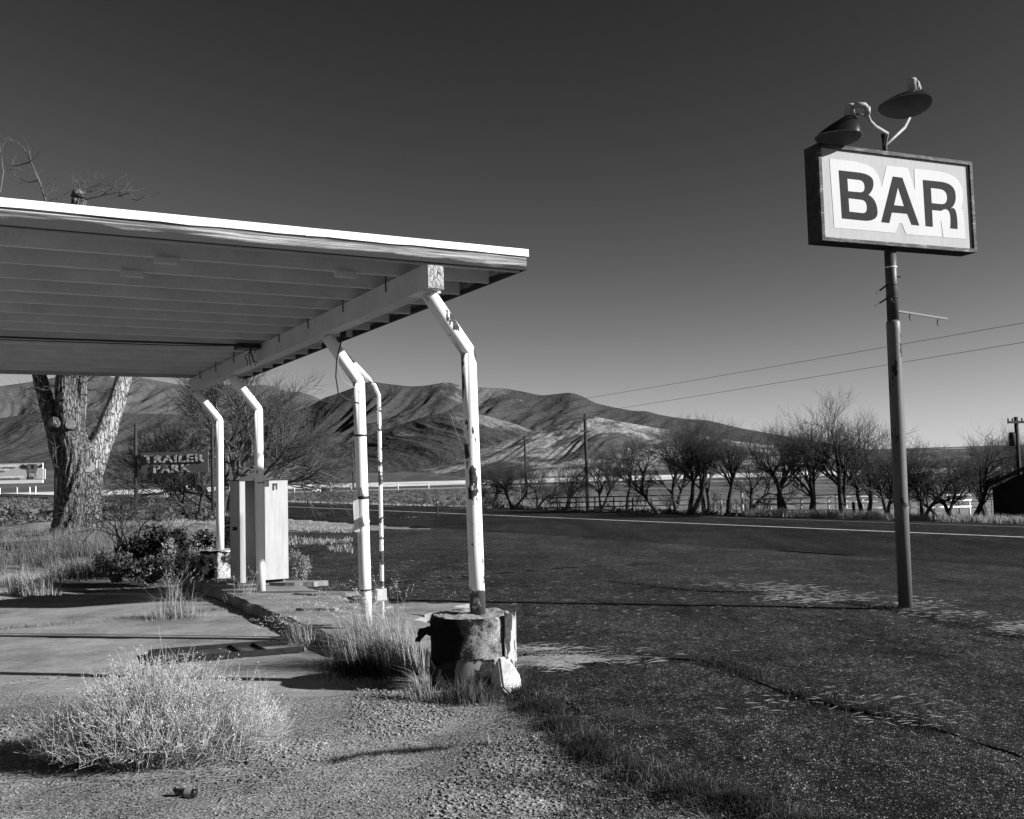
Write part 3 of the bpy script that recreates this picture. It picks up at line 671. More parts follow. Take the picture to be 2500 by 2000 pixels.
def sheet(name, c, r, a0, a1, z0, z1, mat, parent, seed, flare=0., th=.004, n=26, m=10):
    """a torn curved piece of the drum's steel skin, with thickness"""
    a = np.linspace(a0, a1, n); rg = np.random.default_rng(seed); V = []
    zt = z1 + .03 * rg.normal(size=n).cumsum() * .35; zb_ = z0 + .02 * rg.normal(size=n)
    for o in (0, th):
        for k in range(m):
            t = k / (m - 1); z = zb_ * (1 - t) + zt * t; rr2 = r + o + flare * (np.abs(a - a0) / (a1 - a0)) ** 2 + .006 * fbm(a * 6, z * 8, 3, seed)
            V.append(np.stack([c[0] + rr2 * np.cos(a), c[1] + rr2 * np.sin(a), z], 1))
    f = []
    for o in (0, m):
        for k in range(m - 1):
            for j in range(n - 1): f.append(((o + k) * n + j, (o + k) * n + j + 1, (o + k + 1) * n + j + 1, (o + k + 1) * n + j))
    for k in range(m - 1):
        for j in (0, n - 1): f.append((k * n + j, (m + k) * n + j, (m + k + 1) * n + j, (k + 1) * n + j))
    for j in range(n - 1):
        for k in (0, m - 1): f.append((k * n + j, k * n + j + 1, (m + k) * n + j + 1, (m + k) * n + j))
    return mesh_obj(name, np.concatenate(V), f, mat, parent, True)
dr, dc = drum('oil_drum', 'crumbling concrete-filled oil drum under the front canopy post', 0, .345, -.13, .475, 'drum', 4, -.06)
sheet('steel_skin', dc, .372, -.7, .9, .02, .49, MAT['drum_skin'], dr, 3, .02)['label'] = 'torn strip of white drum skin standing away from the concrete'
sheet('steel_skin', dc, .358, -2.9, -1.0, -.13, .16, MAT['drum_skin2'], dr, 8, .0)
b = MB(); fp = [at(1058, 1530, 8.35), at(1045, 1529, 8.33), at(1036, 1533, 8.33), at(1023, 1535, 8.33), at(1018, 1548, 8.33), at(1020, 1552, 8.33), at(1013, 1562, 8.33), at(1014, 1570, 8.33), at(1018, 1566, 8.33), at(1024, 1569, 8.33), at(1031, 1559, 8.33), at(1041, 1549, 8.33), at(1048, 1553, 8.34), at(1058, 1552, 8.35)]
b.poly(fp, (0, .006, 0)); b.build('torn_flap', MAT['black_rust'], dr)
dr4, dc4 = drum('oil_drum', 'squat drum flaking white paint under the far canopy post', PU[3], .33, -.02, .475, 'drum_white', 14)
sheet('steel_rim', dc4, .335, -3.6, .4, .43, .47, MAT['black_rust'], dr4, 5)

# ---- gutted pump housing
cab = thing('pump_housing', 'white sheet-metal pump housing standing open on the island', 'pump housing', CP(8.5, .33, 0))
u0, u1, v0, v1, z0, z1 = 8.13, 8.80, -.065, .70, .06, 1.63
def cpanel(nm, a, mat=MAT['cabinet'], par=cab): b = MB(); cbar(b, *a); return b.build(nm, mat, par)
pr = cpanel('front_panel', (u0, u0 + .015, .33, v1, z0, z1)); cpanel('front_stile', (u0, u0 + .06, v0, .02, z0 - .02, z1))
cpanel('side_panel', (u0 + .061, u1, v0, v0 + .012, z0 + .02, z1)); cpanel('side_panel', (u0 + .016, u1, v1 - .012, v1, z0, z1))
cpanel('back_panel', (u1 - .012, u1, v0 + .013, v1 - .013, z0, z1)); cpanel('inner_panel', (u0 + .05, u1 - .05, .33, .345, z0, z1 - .1))
cpanel('top_sheet', (u0 - .012, u1 + .01, v0 - .012, v1 + .012, z1 + .001, z1 + .018), MAT['rust_trim'])
cpanel('plinth', (u0 + .1, u1 - .05, v0 + .06, v1 - .06, -.01, z0 + .0), MAT['dark_metal'])
cpanel('rust_stain', (u0 - .003, u0 - .001, .335, .40, z1 - .10, z1 - .004), MAT['rust_trim'], pr)
for k, (va, wd, ht) in enumerate([(.455, .03, .11), (.51, .022, .10), (.48, .03, .035)]):
    cpanel('paint_mark', (u0 - .004, u0 - .001, va, va + wd, z1 - .05 - ht, z1 - .05 - (0 if k < 2 else .0)), MAT['rust_trim'], pr)
b = MB(); b.tube([CP(8.35, v0 - .002, .88), CP(8.35, v0 - .06, .88)], .03, 10); b.build('knob', MAT['dark_metal'], cab)

# ================================================================ THE BAR SIGN
sl_, sr_ = np.array([3.862, 12.06]), np.array([6.214, 13.02])
SD = (sr_ - sl_) / np.linalg.norm(sr_ - sl_); SD = np.array([SD[0], SD[1], 0.]); SNn = np.array([SD[1], -SD[0], 0.])      # along the face, out of the face
SW, SH, SZ0 = 2.54, 1.225, 4.402
O = np.array([sl_[0], sl_[1], SZ0])
def SP(a, z, d=0.): return O + SD * a + ZZ * z + SNn * d
pole_xy = SP(SW * .475, 0, -.125)
bar = thing('bar_sign', 'tall pole sign with a light box reading BAR', 'pole sign', (pole_xy[0] + .02, pole_xy[1], -.215))
base = atz(2211, 1487, -.215); zsp = 3.66
b = MB(); tp_ = np.array([pole_xy[0], pole_xy[1], SZ0]); dv = tp_ - base
b.tube([base - ZZ * .1, base + dv * .3, base + dv * ((zsp - .1) / (SZ0 + .215)), base + dv * ((zsp) / (SZ0 + .215)), base + dv * ((zsp + .03) / (SZ0 + .215))], [.087, .087, .087, .087, .073], 32); pl = b.build('pole', MAT['pole_paint'], bar, True)
b = MB(); b.tube([base + dv * ((zsp + .02) / (SZ0 + .215)), tp_ + ZZ * .1], .073, 28); up_ = b.build('upper_pole', MAT['pole_bare'], bar, True)
def upc(z): return base + dv * ((z + .215) / (SZ0 + .215))
for z in (4.16, 3.93, 3.77):
    b = MB(); b.tube([upc(z) - ZZ * .006, upc(z) + ZZ * .006], .077, 24); b.build('band', MAT['flash'] if z > 4.1 else MAT['dark_metal'], up_, True)
b = MB(); b.tube([upc(4.04) + np.array([.07, -.03, 0]), upc(4.04) + np.array([.105, -.04, 0])], [.02, .016], 10); b.build('bolt', MAT['galv'], up_)
b = MB(); b.bar(upc(3.93) + np.array([-.07, 0, 0]), at(2140, 716, 12.6), .012, .02); b.build('bracket', MAT['dark_metal'], up_)
b = MB(); b.bar(upc(3.76) + np.array([-.07, 0, 0]), at(2136, 747, 12.6), .012, .02); b.build('bracket', MAT['dark_metal'], up_)
b = MB(); b.bar(upc(3.595) + np.array([.06, 0, 0]), at(2312, 779, 12.6), .04, .022); ar = b.build('arm', MAT['flash'], up_)
for px, py in ((2222, 768), (2290, 782)):
    b = MB(); b.tube([at(px, py - 2, 12.6), at(px - 2, py + 8, 12.6), at(px + 3, py + 15, 12.6)], .008, 6); b.build('hook', MAT['black_wire'], ar)
# box
bx_ = MB(); bx_.box(SP(SW / 2, SH / 2, -.125), (SD, SNn, ZZ), (SW / 2 - .002, .115, SH / 2 - .002)); bxo = bx_.build('box', MAT['sign_box'], bar)
fw = .045
for nm, a0, a1, b0, b1 in (('frame', 0, SW, SH - fw, SH), ('frame', 0, SW, 0, fw), ('frame', 0, fw, fw + .001, SH - fw - .001), ('frame', SW - fw, SW, fw + .001, SH - fw - .001)):
    b = MB(); b.box(SP((a0 + a1) / 2, (b0 + b1) / 2, .01), (SD, SNn, ZZ), ((a1 - a0) / 2, .022, (b1 - b0) / 2)); b.build(nm, MAT['sign_frame'], bar)
b = MB(); b.box(SP(SW / 2, SH / 2, -.004), (SD, SNn, ZZ), (SW / 2 - fw, .004, SH / 2 - fw)); face = b.build('face', MAT['sign_face'], bar)
# print traced in the plane of the face: a homography takes the four corners to the panel
def homog(src, dst):
    A = []; B = []
    for (x, y), (u, v) in zip(src, dst):
        A += [[x, y, 1, 0, 0, 0, -u * x, -u * y], [0, 0, 0, x, y, 1, -v * x, -v * y]]; B += [u, v]
    h = np.linalg.solve(np.array(A, float), np.array(B, float)); return np.append(h, 1).reshape(3, 3)
HM = homog([(340, 665), (1462, 795), (1465, 1445), (330, 1345)], [(fw, SH - fw), (SW - fw, SH - fw), (SW - fw, fw), (fw, fw)])
def hm(p):
    q = HM @ np.array([p[0], p[1], 1.]); return q[:2] / q[2]
def smooth_loop(pts):
    """('c', x, y) points are curve points, plain ones are corners"""
    out = []; n = len(pts)
    for i, p in enumerate(pts):
        if p[0] == 'c':
            a = np.array(pts[i - 1][-2:], float); c = np.array(pts[(i + 1) % n][-2:], float); m = np.array(p[1:], float)
            pa = (a + m) / 2 if pts[i - 1][0] == 'c' else a; pc = (c + m) / 2 if pts[(i + 1) % n][0] == 'c' else c
            ctrl = 2 * m - (pa + pc) / 2 if not (pts[i - 1][0] == 'c' or pts[(i + 1) % n][0] == 'c') else m
            for t in np.linspace(.1, .9, 7): out.append((1 - t) ** 2 * pa + 2 * t * (1 - t) * ctrl + t * t * pc)
        else: out.append(np.array(p, float))
    return out
def printed(name, loops, d, mat, parent, th=.0015):
    cu = bpy.data.curves.new(name, 'CURVE'); cu.dimensions = '2D'; cu.fill_mode = 'BOTH'; cu.extrude = th
    for lp_ in loops:
        s_ = cu.splines.new('POLY'); P = [hm(p) for p in smooth_loop(lp_)]; s_.points.add(len(P) - 1); s_.use_cyclic_u = True
        for k, p in enumerate(P): s_.points[k].co = (p[0], p[1], 0, 1)
    return curve_part(cu, name, O + SNn * d, SD, mat, parent)
def curve_part(cu, name, org, xd, mat, parent, scale=1.):
    """turn a flat curve or lettering into a mesh part standing upright along xd"""
    tmp = bpy.data.objects.new('tmp', cu); COL.objects.link(tmp)
    dg = bpy.context.evaluated_depsgraph_get(); dg.update()
    me = bpy.data.meshes.new_from_object(tmp.evaluated_get(dg))
    V = np.empty(len(me.vertices) * 3); me.vertices.foreach_get('co', V); V = V.reshape(-1, 3) * scale
    nrm = np.array([xd[1], -xd[0], 0.])
    Wd = np.asarray(org) + V[:, :1] * np.asarray(xd) + V[:, 1:2] * ZZ + V[:, 2:] * nrm
    fs = [tuple(p.vertices) for p in me.polygons]
    bpy.data.objects.remove(tmp); bpy.data.meshes.remove(me)
    return mesh_obj(name, Wd, fs, mat, parent)
C_ = 'c'
printed('halo', [[(408, 750), (600, 770), (C_, 725, 800), (C_, 775, 880), (788, 965), (835, 800), (995, 818), (1041, 985), (1045, 822), (1240, 842), (C_, 1375, 870), (C_, 1425, 1030), (1390, 1135), (C_, 1408, 1170), (1412, 1365), (1240, 1350), (1230, 1220), (1226, 1220), (1229, 1347), (955, 1325), (925, 1240), (903, 1240), (872, 1315), (680, 1297), (413, 1273)]], .002, MAT['sign_white'], face)
printed('letter', [[(472, 838), (610, 853), (C_, 725, 865), (C_, 728, 985), (683, 1024), (C_, 738, 1050), (C_, 752, 1225), (650, 1220), (475, 1202)],
                   [(532, 900), (622, 910), (C_, 660, 915), (C_, 660, 1005), (622, 1004), (532, 996)], [(532, 1048), (630, 1060), (C_, 668, 1064), (C_, 668, 1165), (630, 1162), (532, 1151)]], .0055, MAT['sign_letter'], face)
printed('letter', [[(877, 883), (948, 892), (1058, 1258), (1000, 1252), (972, 1168), (853, 1157), (830, 1238), (770, 1231)], [(912, 962), (951, 1110), (873, 1102)]], .0055, MAT['sign_letter'], face)
printed('letter', [[(1106, 908), (1245, 922), (C_, 1345, 935), (C_, 1358, 1090), (1308, 1129), (C_, 1347, 1150), (1353, 1286), (1298, 1280), (C_, 1296, 1150), (1235, 1145), (1163, 1138), (1162, 1268), (1108, 1263)],
                   [(1163, 968), (1235, 977), (C_, 1287, 985), (C_, 1287, 1095), (1235, 1094), (1163, 1086)]], .0055, MAT['sign_letter'], face)
# lamp mast and two hooded lamps
zt = SZ0 + SH
mt_ = np.array([pole_xy[0], pole_xy[1], zt]); 
b = MB(); b.tube([mt_ - ZZ * .05, mt_ + ZZ * .24], .032, 16); mast = b.build('mast', MAT['sign_box'], bar, True)
b = MB(); b.tube([mt_ + ZZ * .24, mt_ + ZZ * .29], .04, 12); b.build('cap', MAT['sign_box'], mast)
for s_ in (-1, 1):
    b = MB(); c = mt_ + SD * s_ * .14; b.poly([c - SD * .09, c + SD * .09, c + SD * .09 * s_ + ZZ * .07] if s_ > 0 else [c - SD * .06, c + SD * .06, c - SD * .0 + ZZ * .03], SNn * .01); b.build('gusset', MAT['sign_box'], mast)
def lamp(armpath, neck0, neck1, tip, back, front_w, label, tilt=-.05):
    """neck0-neck1 axis of the socket, tip and back the two ends of the hood's mouth"""
    b = MB(); b.tube(armpath, .022, 12); b.build('lamp_arm', MAT['galv'], bar, True)
    ax = neck1 - neck0; b = MB(); b.tube([neck0, neck0 + ax * .85, neck0 + ax * .88, neck1], [.062, .062, .066, .058], 20); nk = b.build('lamp_socket', MAT['galv'], bar, True)
    ctr = (tip + back) / 2; a = (back - tip) / 2; la = np.linalg.norm(a); ah = a / la
    up = (neck0 - ctr); up /= np.linalg.norm(up); sd = np.cross(up, ah); sd /= np.linalg.norm(sd)
    if sd[1] > 0: sd = -sd
    n = 40; th = np.linspace(0, 2 * math.pi, n, endpoint=False)
    # egg-shaped mouth, narrower towards the tip
    wdt = front_w * (1 - .22 * (1 - np.cos(th)) / 2 * 1.4)
    rim = ctr + ah * (la * np.cos(th))[:, None] + sd * (wdt * np.sin(th))[:, None] + np.array([0, 0, -.02]) * (np.sin(th) ** 2)[:, None] - ZZ * (tilt * np.sin(th))[:, None]
    nr_ = neck0 + (ah * np.cos(th)[:, None] + sd * np.sin(th)[:, None]) * .07
    V = []; ks = np.linspace(0, 1, 10)
    for inner in (0, 1):
        for k in ks:
            f = k ** .62; g = k
            P = nr_ * (1 - g) + rim * g; bulge = math.sin(math.pi * k) * .05
            out_ = (P - P.mean(0)); P = P + out_ * bulge + up * .012 * math.sin(math.pi * k)
            if inner: P = P - (P - P.mean(0)) * .03 - up * .006
            V.append(P)
    V = np.concatenate(V); m = len(ks)
    fo = [(i * n + j, i * n + (j + 1) % n, (i + 1) * n + (j + 1) % n, (i + 1) * n + j) for i in range(m - 1) for j in range(n)]
    hd = mesh_obj('lamp_hood', V[:m * n], fo + [tuple(range(n))], MAT['lamp_hood'], bar, True); hd['label'] = label
    fi = [(i * n + j, (i + 1) * n + j, (i + 1) * n + (j + 1) % n, i * n + (j + 1) % n) for i in range(m - 1) for j in range(n)]
    mesh_obj('reflector', V[m * n:], fi, MAT['lamp_in'], hd, True)
    rm = np.concatenate([rim * 1.0, rim - up * .006 - (rim - rim.mean(0)) * .03])
    mesh_obj('rim', rm, [(j, (j + 1) % n, n + (j + 1) % n, n + j) for j in range(n)], MAT['galv'], hd, True)
    return hd, nk
YL = 11.93
aL = [mt_ + ZZ * .13, at(2166, 326, 12.35), at(2137, 309, 12.05), at(2124, 296, 11.95), at(2119, 284, 11.88), at(2118, 272, 11.86)]
lamp(aL, at(2074, 285, YL + .02), at(2074, 256, YL + .02), at(1988, 337, YL + .1), at(2106, 332, YL + .02), .26, 'lower lamp hood over the left end of the sign')
b = MB(); b.tube([at(2118, 279, 11.86), at(2118, 262, 11.86)], .036, 12); cl = b.build('lamp_clamp', MAT['galv'], bar, True)
b = MB(); b.tube([at(2118, 265, 11.86), at(2110, 257, 11.84), at(2095, 256, 11.80), at(2082, 262, YL + .02)], [.03, .035, .032, .03], 10); b.build('lamp_knuckle', MAT['galv'], bar, True)
b = MB(); b.tube([at(2114, 284, 11.86), at(2102, 279, 11.83), at(2090, 279, 11.8)], [.012, .010, .010], 8); b.build('lamp_knuckle', MAT['dark_metal'], bar, True)
YR = 13.55
aR = [mt_ + ZZ * .13, at(2208, 312, 13.2), at(2222, 285, 13.75), at(2236, 250, 14.05), at(2246, 215, 13.95), at(2240, 200, YR + .05)]
lamp(aR, at(2228, 224, YR), at(2226, 193, YR), at(2143, 262, YR), at(2277, 252, YR - .05), .30, 'upper lamp hood over the back of the sign', -.045)
b = MB(); b.tube([at(2238, 218, YR - .02), at(2242, 205, YR - .03), at(2236, 196, YR - .02)], [.02, .024, .02], 8); b.build('lamp_knuckle', MAT['galv'], bar, True)

# ================================================================ TREES
def grow(rg, p, d, L, r, lev, maxlev, out, P):
    """one branch and what grows from it; out collects (points, radii, level)"""
    n = 4 if lev < maxlev else 3
    pts = [np.array(p, float)]; d = np.array(d, float) / np.linalg.norm(d); dd = d.copy()
    for i in range(n):
        dd = dd + rg.normal(0, P['wig'], 3) + np.array([0, 0, P['up'] if lev > 0 else .02]); dd /= np.linalg.norm(dd); pts.append(pts[-1] + dd * L / n)
    r1 = r * (P['tap'] if lev < maxlev else .35)
    out.append((np.array(pts), np.linspace(r, r1, n + 1), lev))
    if lev >= maxlev: return
    k = P['kids'][min(lev, len(P['kids']) - 1)]
    for i in range(k):
        f = rg.uniform(.55 if lev == 0 else .3, 1.) if i < k - 1 else 1.; x = f * n; a = min(int(x), n - 1); q = pts[a] + (pts[a + 1] - pts[a]) * (x - a)
        ax = rg.normal(0, 1, 3); ax -= dd * ax.dot(dd); ax /= np.linalg.norm(ax) + 1e-9; an = rg.uniform(*P['ang'])
        nd = dd * math.cos(an) + ax * math.sin(an)
        grow(rg, q, nd, L * rg.uniform(*P['len']), max((r + (r1 - r) * f) * rg.uniform(.5, .72), P['rmin']), lev + 1, maxlev, out, P)
def tubes(lst, nfun):
    V = []; Fs = []; k = 0
    for pts, rr, lev in lst:
        n = nfun(lev); m = len(pts); T = np.gradient(pts, axis=0); T /= np.linalg.norm(T, axis=1)[:, None] + 1e-12
        a = np.where(np.abs(T[:, :1]) < .8, np.array([[1., 0, 0]]), np.array([[0, 1., 0]])); N = np.cross(T, a); N /= np.linalg.norm(N, axis=1)[:, None]; B = np.cross(T, N)
        th = np.arange(n) * 2 * math.pi / n
        V.append((pts[:, None] + (np.cos(th)[None, :, None] * N[:, None] + np.sin(th)[None, :, None] * B[:, None]) * rr[:, None, None]).reshape(-1, 3))
        i = np.arange(m - 1)[:, None] * n; j = np.arange(n)[None]; j2 = (j + 1) % n
        Fs.append(np.stack([k + i + j, k + i + j2, k + i + n + j2, k + i + n + j], -1).reshape(-1, 4)); k += m * n
    return np.concatenate(V), np.concatenate(Fs)
def bare_tree(name, label, base, stems, P, maxlev, seed, mat='twig_dark', group=None, bark=None, cat='tree', rtw=1.):
    """stems: list of (direction, length, radius)"""
    rg = np.random.default_rng(seed); t = thing(name, label, cat, base, group); out = []
    for d, L, r in stems: grow(rg, np.array(base) - ZZ * .1 + rg.normal(0, r * .8, 3) * np.array([1, 1, 0]), d, L, r, 0, maxlev, out, P)
    lo = [o for o in out if o[2] < 2]; hi = [o for o in out if o[2] >= 2]
    V, q = tubes(lo, lambda l: 9 if l == 0 else 6); mesh_obj('trunk', V, q, MAT[bark or mat], t, True)
    V, q = tubes(hi, lambda l: 4 if l == 2 else 3); mesh_obj('crown', V, q, MAT[mat], t, False)
    return t
TP = dict(wig=.13, up=.07, tap=.55, kids=(6, 6, 6, 5), ang=(.35, .85), len=(.5, .8), rmin=.007)
TP2 = dict(wig=.16, up=.06, tap=.55, kids=(6, 6, 6, 5), ang=(.4, 1.0), len=(.5, .8), rmin=.007)

# the row across the highway: (x at foot, top y, lean, q offset, trunks, label)
row = [
 (1205, 1112, -.1, 37.5, 3, 'low thicket tree nearest the front canopy post, across the highway'),
 (1248, 1108, .1, 36.5, 3, 'second low tree of the thicket right of the front post'),
 (1310, 1120, 0., 37.5, 2, 'short bare tree between the two far utility poles'),
 (1385, 1108, -.1, 36.5, 2, 'bare tree just left of the crossarm pole'),
 (1462, 1085, .05, 37.5, 2, 'bare tree just right of the crossarm pole'),
 (1535, 1058, 0., 38.5, 1, 'slim dark bare tree behind the leaning tree'),
 (1606, 1072, -.75, 36.5, 1, 'bare tree leaning far to the left over its neighbours'),
 (1648, 1030, .1, 38.5, 2, 'dense bare tree just right of the leaning tree'),
 (1684, 1002, 0., 37.2, 2, 'tall dense tree with upright twigs against the mountain foot'),
 (1722, 1024, .1, 38.6, 2, 'dense dark tree beside the tall upright one'),
 (1782, 1040, -.05, 37.5, 1, 'single-trunk bare tree left of the pale fence post'),
 (1838, 1072, .1, 38.8, 2, 'small bare tree right of the pale fence post'),
 (1912, 985, 0., 37.3, 2, 'tall forked bare tree left of the tallest one'),
 (1984, 1015, .05, 38.5, 2, 'slender bare tree between the two tallest trees'),
 (2048, 972, .1, 36.8, 2, 'tallest bare tree, forked low, left of the sign pole'),
 (2168, 1052, -.1, 38.2, 2, 'bare tree directly behind the sign pole'),
 (2252, 1066, .1, 37.2, 2, 'round bare tree first to the right of the sign pole'),
 (2335, 1090, -.3, 38.6, 1, 'low crooked bare tree left of the barn tree'),
 (2366, 1050, .3, 38.0, 1, 'bare tree leaning right close to the dark barn'),
 (2445, 1055, 0., 50, 2, 'bare tree rising behind the barn roof'),
 (2112, 1030, .05, 39.5, 2, 'bare tree just left of the sign pole, behind the tallest one'),
 (2205, 1062, -.05, 41, 2, 'bare tree just right of the sign pole, set back'),
 (2300, 1070, .1, 42, 2, 'bare tree behind the white rails halfway to the barn'),
 (2412, 1068, 0., 46, 2, 'bare tree touching the barn eave'),
 (2505, 1045, 0., 51, 2, 'bare tree behind the barn at the picture edge')]
for k, (px, ty, ln, q, ns, lab) in enumerate(row):
    r0 = ray(px, 1250); Y = q / (QN[0] * r0[0] + QN[1]); x = r0[0] * Y; z = float(zg(x, Y))
    h = (at(px, ty, Y)[2] - z) * 1.1
    rg = np.random.default_rng(100 + k); st = []
    for i in range(ns):
        sg = (i - (ns - 1) / 2) * .34; st.append(((ln + sg + rg.normal(0, .05), rg.normal(0, .12), 1.), h * (.40 if ns > 1 else .42), .026 * h * (1.15 if ns == 1 else .9)))
    P = dict(TP if ty < 1060 else TP2); P['rmin'] = .0054
    bare_tree('bare_tree', lab, (x, Y, z), st, P, 4, 200 + k, 'twig_dark', 'bare trees in a row across the highway')

thick = [1196, 1228, 1275, 1330, 1352, 1420, 1500, 1562, 1630, 1700, 1745, 1806, 1862]
nth = ['first', 'second', 'third', 'fourth', 'fifth', 'sixth', 'seventh', 'eighth', 'ninth', 'tenth', 'eleventh', 'twelfth', 'last']
for k, px in enumerate(thick):
    q = 36.2 + (k % 3) * .5; r0 = ray(px, 1250); Y = q / (QN[0] * r0[0] + QN[1]); x = r0[0] * Y; rg = np.random.default_rng(300 + k); L = rg.uniform(.5, .85)
    bare_tree('bare_thicket', nth[k] + ' leafless thicket bush under the far trees, counted from the front post', (x, Y, float(zg(x, Y))), [((rg.normal(0, .6), rg.normal(0, .4), 1.), L, .03) for i in range(4)], dict(TP2, kids=(4, 4, 3), rmin=.007), 3, 320 + k, 'twig_dark', 'thicket bushes under the bare trees', None, 'bush')

# spreading tree behind the pump housing
c = np.array([at(558, 1200, 55)[0], 55., float(zg(at(558, 1200, 55)[0], 55.))])
P = dict(wig=.12, up=.045, tap=.6, kids=(6, 7, 6, 5), ang=(.3, .85), len=(.52, .82), rmin=.0115)
bare_tree('spreading_tree', 'wide spreading bare tree behind the pump housing', c, [((.95, .1, 1.), 4.0, .2), ((.35, -.2, 1.), 4.2, .22), ((-.1, .2, 1), 4.1, .22), ((-.6, 0, 1.), 3.5, .2), ((1.5, .2, .7), 4.0, .17), ((-1.1, .1, .75), 3.3, .15)], P, 4, 31, 'twig')
c = np.array([at(474, 1200, 53)[0], 53., float(zg(at(474, 1200, 53)[0], 53.))])
bare_tree('small_tree', 'small crooked bare tree under the trailer park sign', c, [((.5, 0, 1.), 1.8, .13), ((-.5, .1, .9), 1.7, .11), ((-.9, 0, .5), 1.6, .09)], dict(TP2, kids=(5, 5, 4, 4), rmin=.01), 4, 37, 'twig_dark')
c = np.array([at(318, 1340, 22)[0], 22., float(zg(at(318, 1340, 22)[0], 22.))])
bare_tree('bare_bush', 'leafless twiggy bush in the dry grass beside the big trunk', c, [((.5, 0, 1.), 1.05, .035), ((-.45, .1, .9), 1.05, .035), ((-.1, -.2, 1.), 1.2, .035), ((1.05, .1, .75), 1.1, .03), ((-.9, 0, .8), .95, .03)], dict(TP2, kids=(5, 4, 4), rmin=.006, len=(.5, .8)), 3, 41, 'twig_dark', None, None, 'bush')

# the big pollarded cottonwood
YT = 36.
bt = thing('cottonwood_tree', 'massive pollarded cottonwood with furrowed bark and sawn limbs', 'tree', (at(188, 1290, YT)[0], YT, float(zg(at(188, 1290, YT)[0], YT))))
def limb(pxs, dY=0., disp=.12, seed=0):
    """pxs: (x, y, half width) down the middle of a limb"""
    pxs = np.array(pxs, float); n = len(pxs); t = np.linspace(0, 1, n); tq = np.linspace(0, 1, n * 7)
    q = np.stack([np.interp(tq, t, pxs[:, i]) for i in range(3)], 1)
    k = np.hanning(7); k /= k.sum()
    for i in range(3): q[:, i] = np.convolve(np.pad(q[:, i], 3, mode='edge'), k, 'valid')
    dy = np.interp(tq, [0, 1], [0, dY])
    pts = np.array([at(a, b_, YT + d) for (a, b_, w_), d in zip(q, dy)]); rr2 = q[:, 2] * YT / F
    def dsp(i, th): return 1 + disp * fbm(np.cos(th) * 5 + 7, np.sin(th) * 5 + i * .22, 4, seed) + .10 * np.abs(np.sin(th * 11 + fbm(np.cos(th) * 2, np.sin(th) * 2 + i * .3, 3, seed) * 4)) ** .6
    return pts, rr2, dsp
b = MB()
trk = [(188, 1312, 62), (190, 1270, 50), (192, 1220, 44), (196, 1170, 45), (194, 1120, 38), (178, 1060, 27), (164, 1000, 25), (160, 940, 22), (172, 800, 22), (186, 620, 19), (193, 480, 15)]
pts, r2, dsp = limb(trk, -.3, .16, 3); b.tube(pts, r2, 90, True, dsp)
b.build('trunk', MAT['bark'], bt, True)
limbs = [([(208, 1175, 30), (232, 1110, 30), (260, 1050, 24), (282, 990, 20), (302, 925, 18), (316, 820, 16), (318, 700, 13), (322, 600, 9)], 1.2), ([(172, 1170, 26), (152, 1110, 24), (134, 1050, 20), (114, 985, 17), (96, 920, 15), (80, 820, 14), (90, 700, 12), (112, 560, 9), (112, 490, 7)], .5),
         ([(190, 1070, 13), (197, 1020, 12), (201, 960, 11), (204, 915, 10), (210, 800, 8), (216, 680, 5)], .5)]
LP = []
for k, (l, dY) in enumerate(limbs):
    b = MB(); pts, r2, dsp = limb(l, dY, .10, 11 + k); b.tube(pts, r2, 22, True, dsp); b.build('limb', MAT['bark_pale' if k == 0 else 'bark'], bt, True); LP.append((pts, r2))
for px, py, w_, dx in ((150, 966, 11, -.25), (172, 1036, 13, .05), (217, 1140, 15, .3), (126, 1030, 13, -.5)):
    c = at(px, py, YT - (.5 if px > 200 else .6)); d = np.array([dx * 1.6, -1, .3]); d /= np.linalg.norm(d); r_ = w_ * YT / F
    b = MB(); b.tube([c - d * -.0 - d * .55, c - d * .1, c], [r_ * 1.35, r_ * 1.1, r_], 16); st_ = b.build('stub', MAT['bark'], bt, True)
    b = MB(); b.tube([c + d * .001, c + d * .02], [r_ * .93, r_ * .9], 16); b.build('sawn_end', MAT['cut_wood'], st_)
rg = np.random.default_rng(5); out = []
PT = dict(wig=.16, up=.01, tap=.5, kids=(4, 4, 3), ang=(.3, .9), len=(.5, .8), rmin=.008)
for pts, r2 in LP + [limb(trk, -.3)[:2]]:
    for i in range(15):
        a = rg.integers(int(len(pts) * .3), int(len(pts) * .75)); an = rg.uniform(0, 6.28)
        grow(rg, pts[a], (math.cos(an), .5 * math.sin(an), rg.uniform(-.1, .7)), rg.uniform(.5, 1.0), .018, 1, 3, out, PT)
for px, py, w_ in ((112, 492, 0), (193, 482, 1), (110, 560, 0)):          # shoots above the roof line
    for i in range(4 if w_ else 1):
        an = rg.uniform(-1.3, 1.3); grow(rg, at(px, py, YT + (.5 if px < 150 else -.3)), (math.sin(an), rg.normal(0, .3), math.cos(an)), rg.uniform(.4, .8), .02, 1, 3, out, PT)
for pth in ([(112, 492), (95, 440), (75, 395), (58, 362), (40, 345)], [(75, 395), (40, 405), (5, 398)], [(95, 440), (70, 445), (35, 430)], [(0, 470), (8, 420), (0, 360)], [(193, 490), (240, 480), (290, 470)], [(250, 478), (275, 460), (285, 440)], [(290, 480), (315, 470), (335, 490)]):
    q = [at(x_, y_, YT + .4) for x_, y_ in pth]; out.append((np.array(q), np.linspace(.04, .01, len(q)), 2))
    for i in range(3):
        a = rg.integers(0, len(q)); an = rg.uniform(-1.6, 1.6); grow(rg, q[a], (math.sin(an), rg.normal(0, .3), math.cos(an) * .8), rg.uniform(.3, .8), .015, 2, 3, out, PT)
V, q = tubes(out, lambda l: 4); mesh_obj('crown', V, q, MAT['twig'], bt)
b = MB(); b.tube([at(193, 482, YT - .3), at(194, 466, YT - .3)], [.3, .22], 12); b.build('stub', MAT['bark'], bt, True)

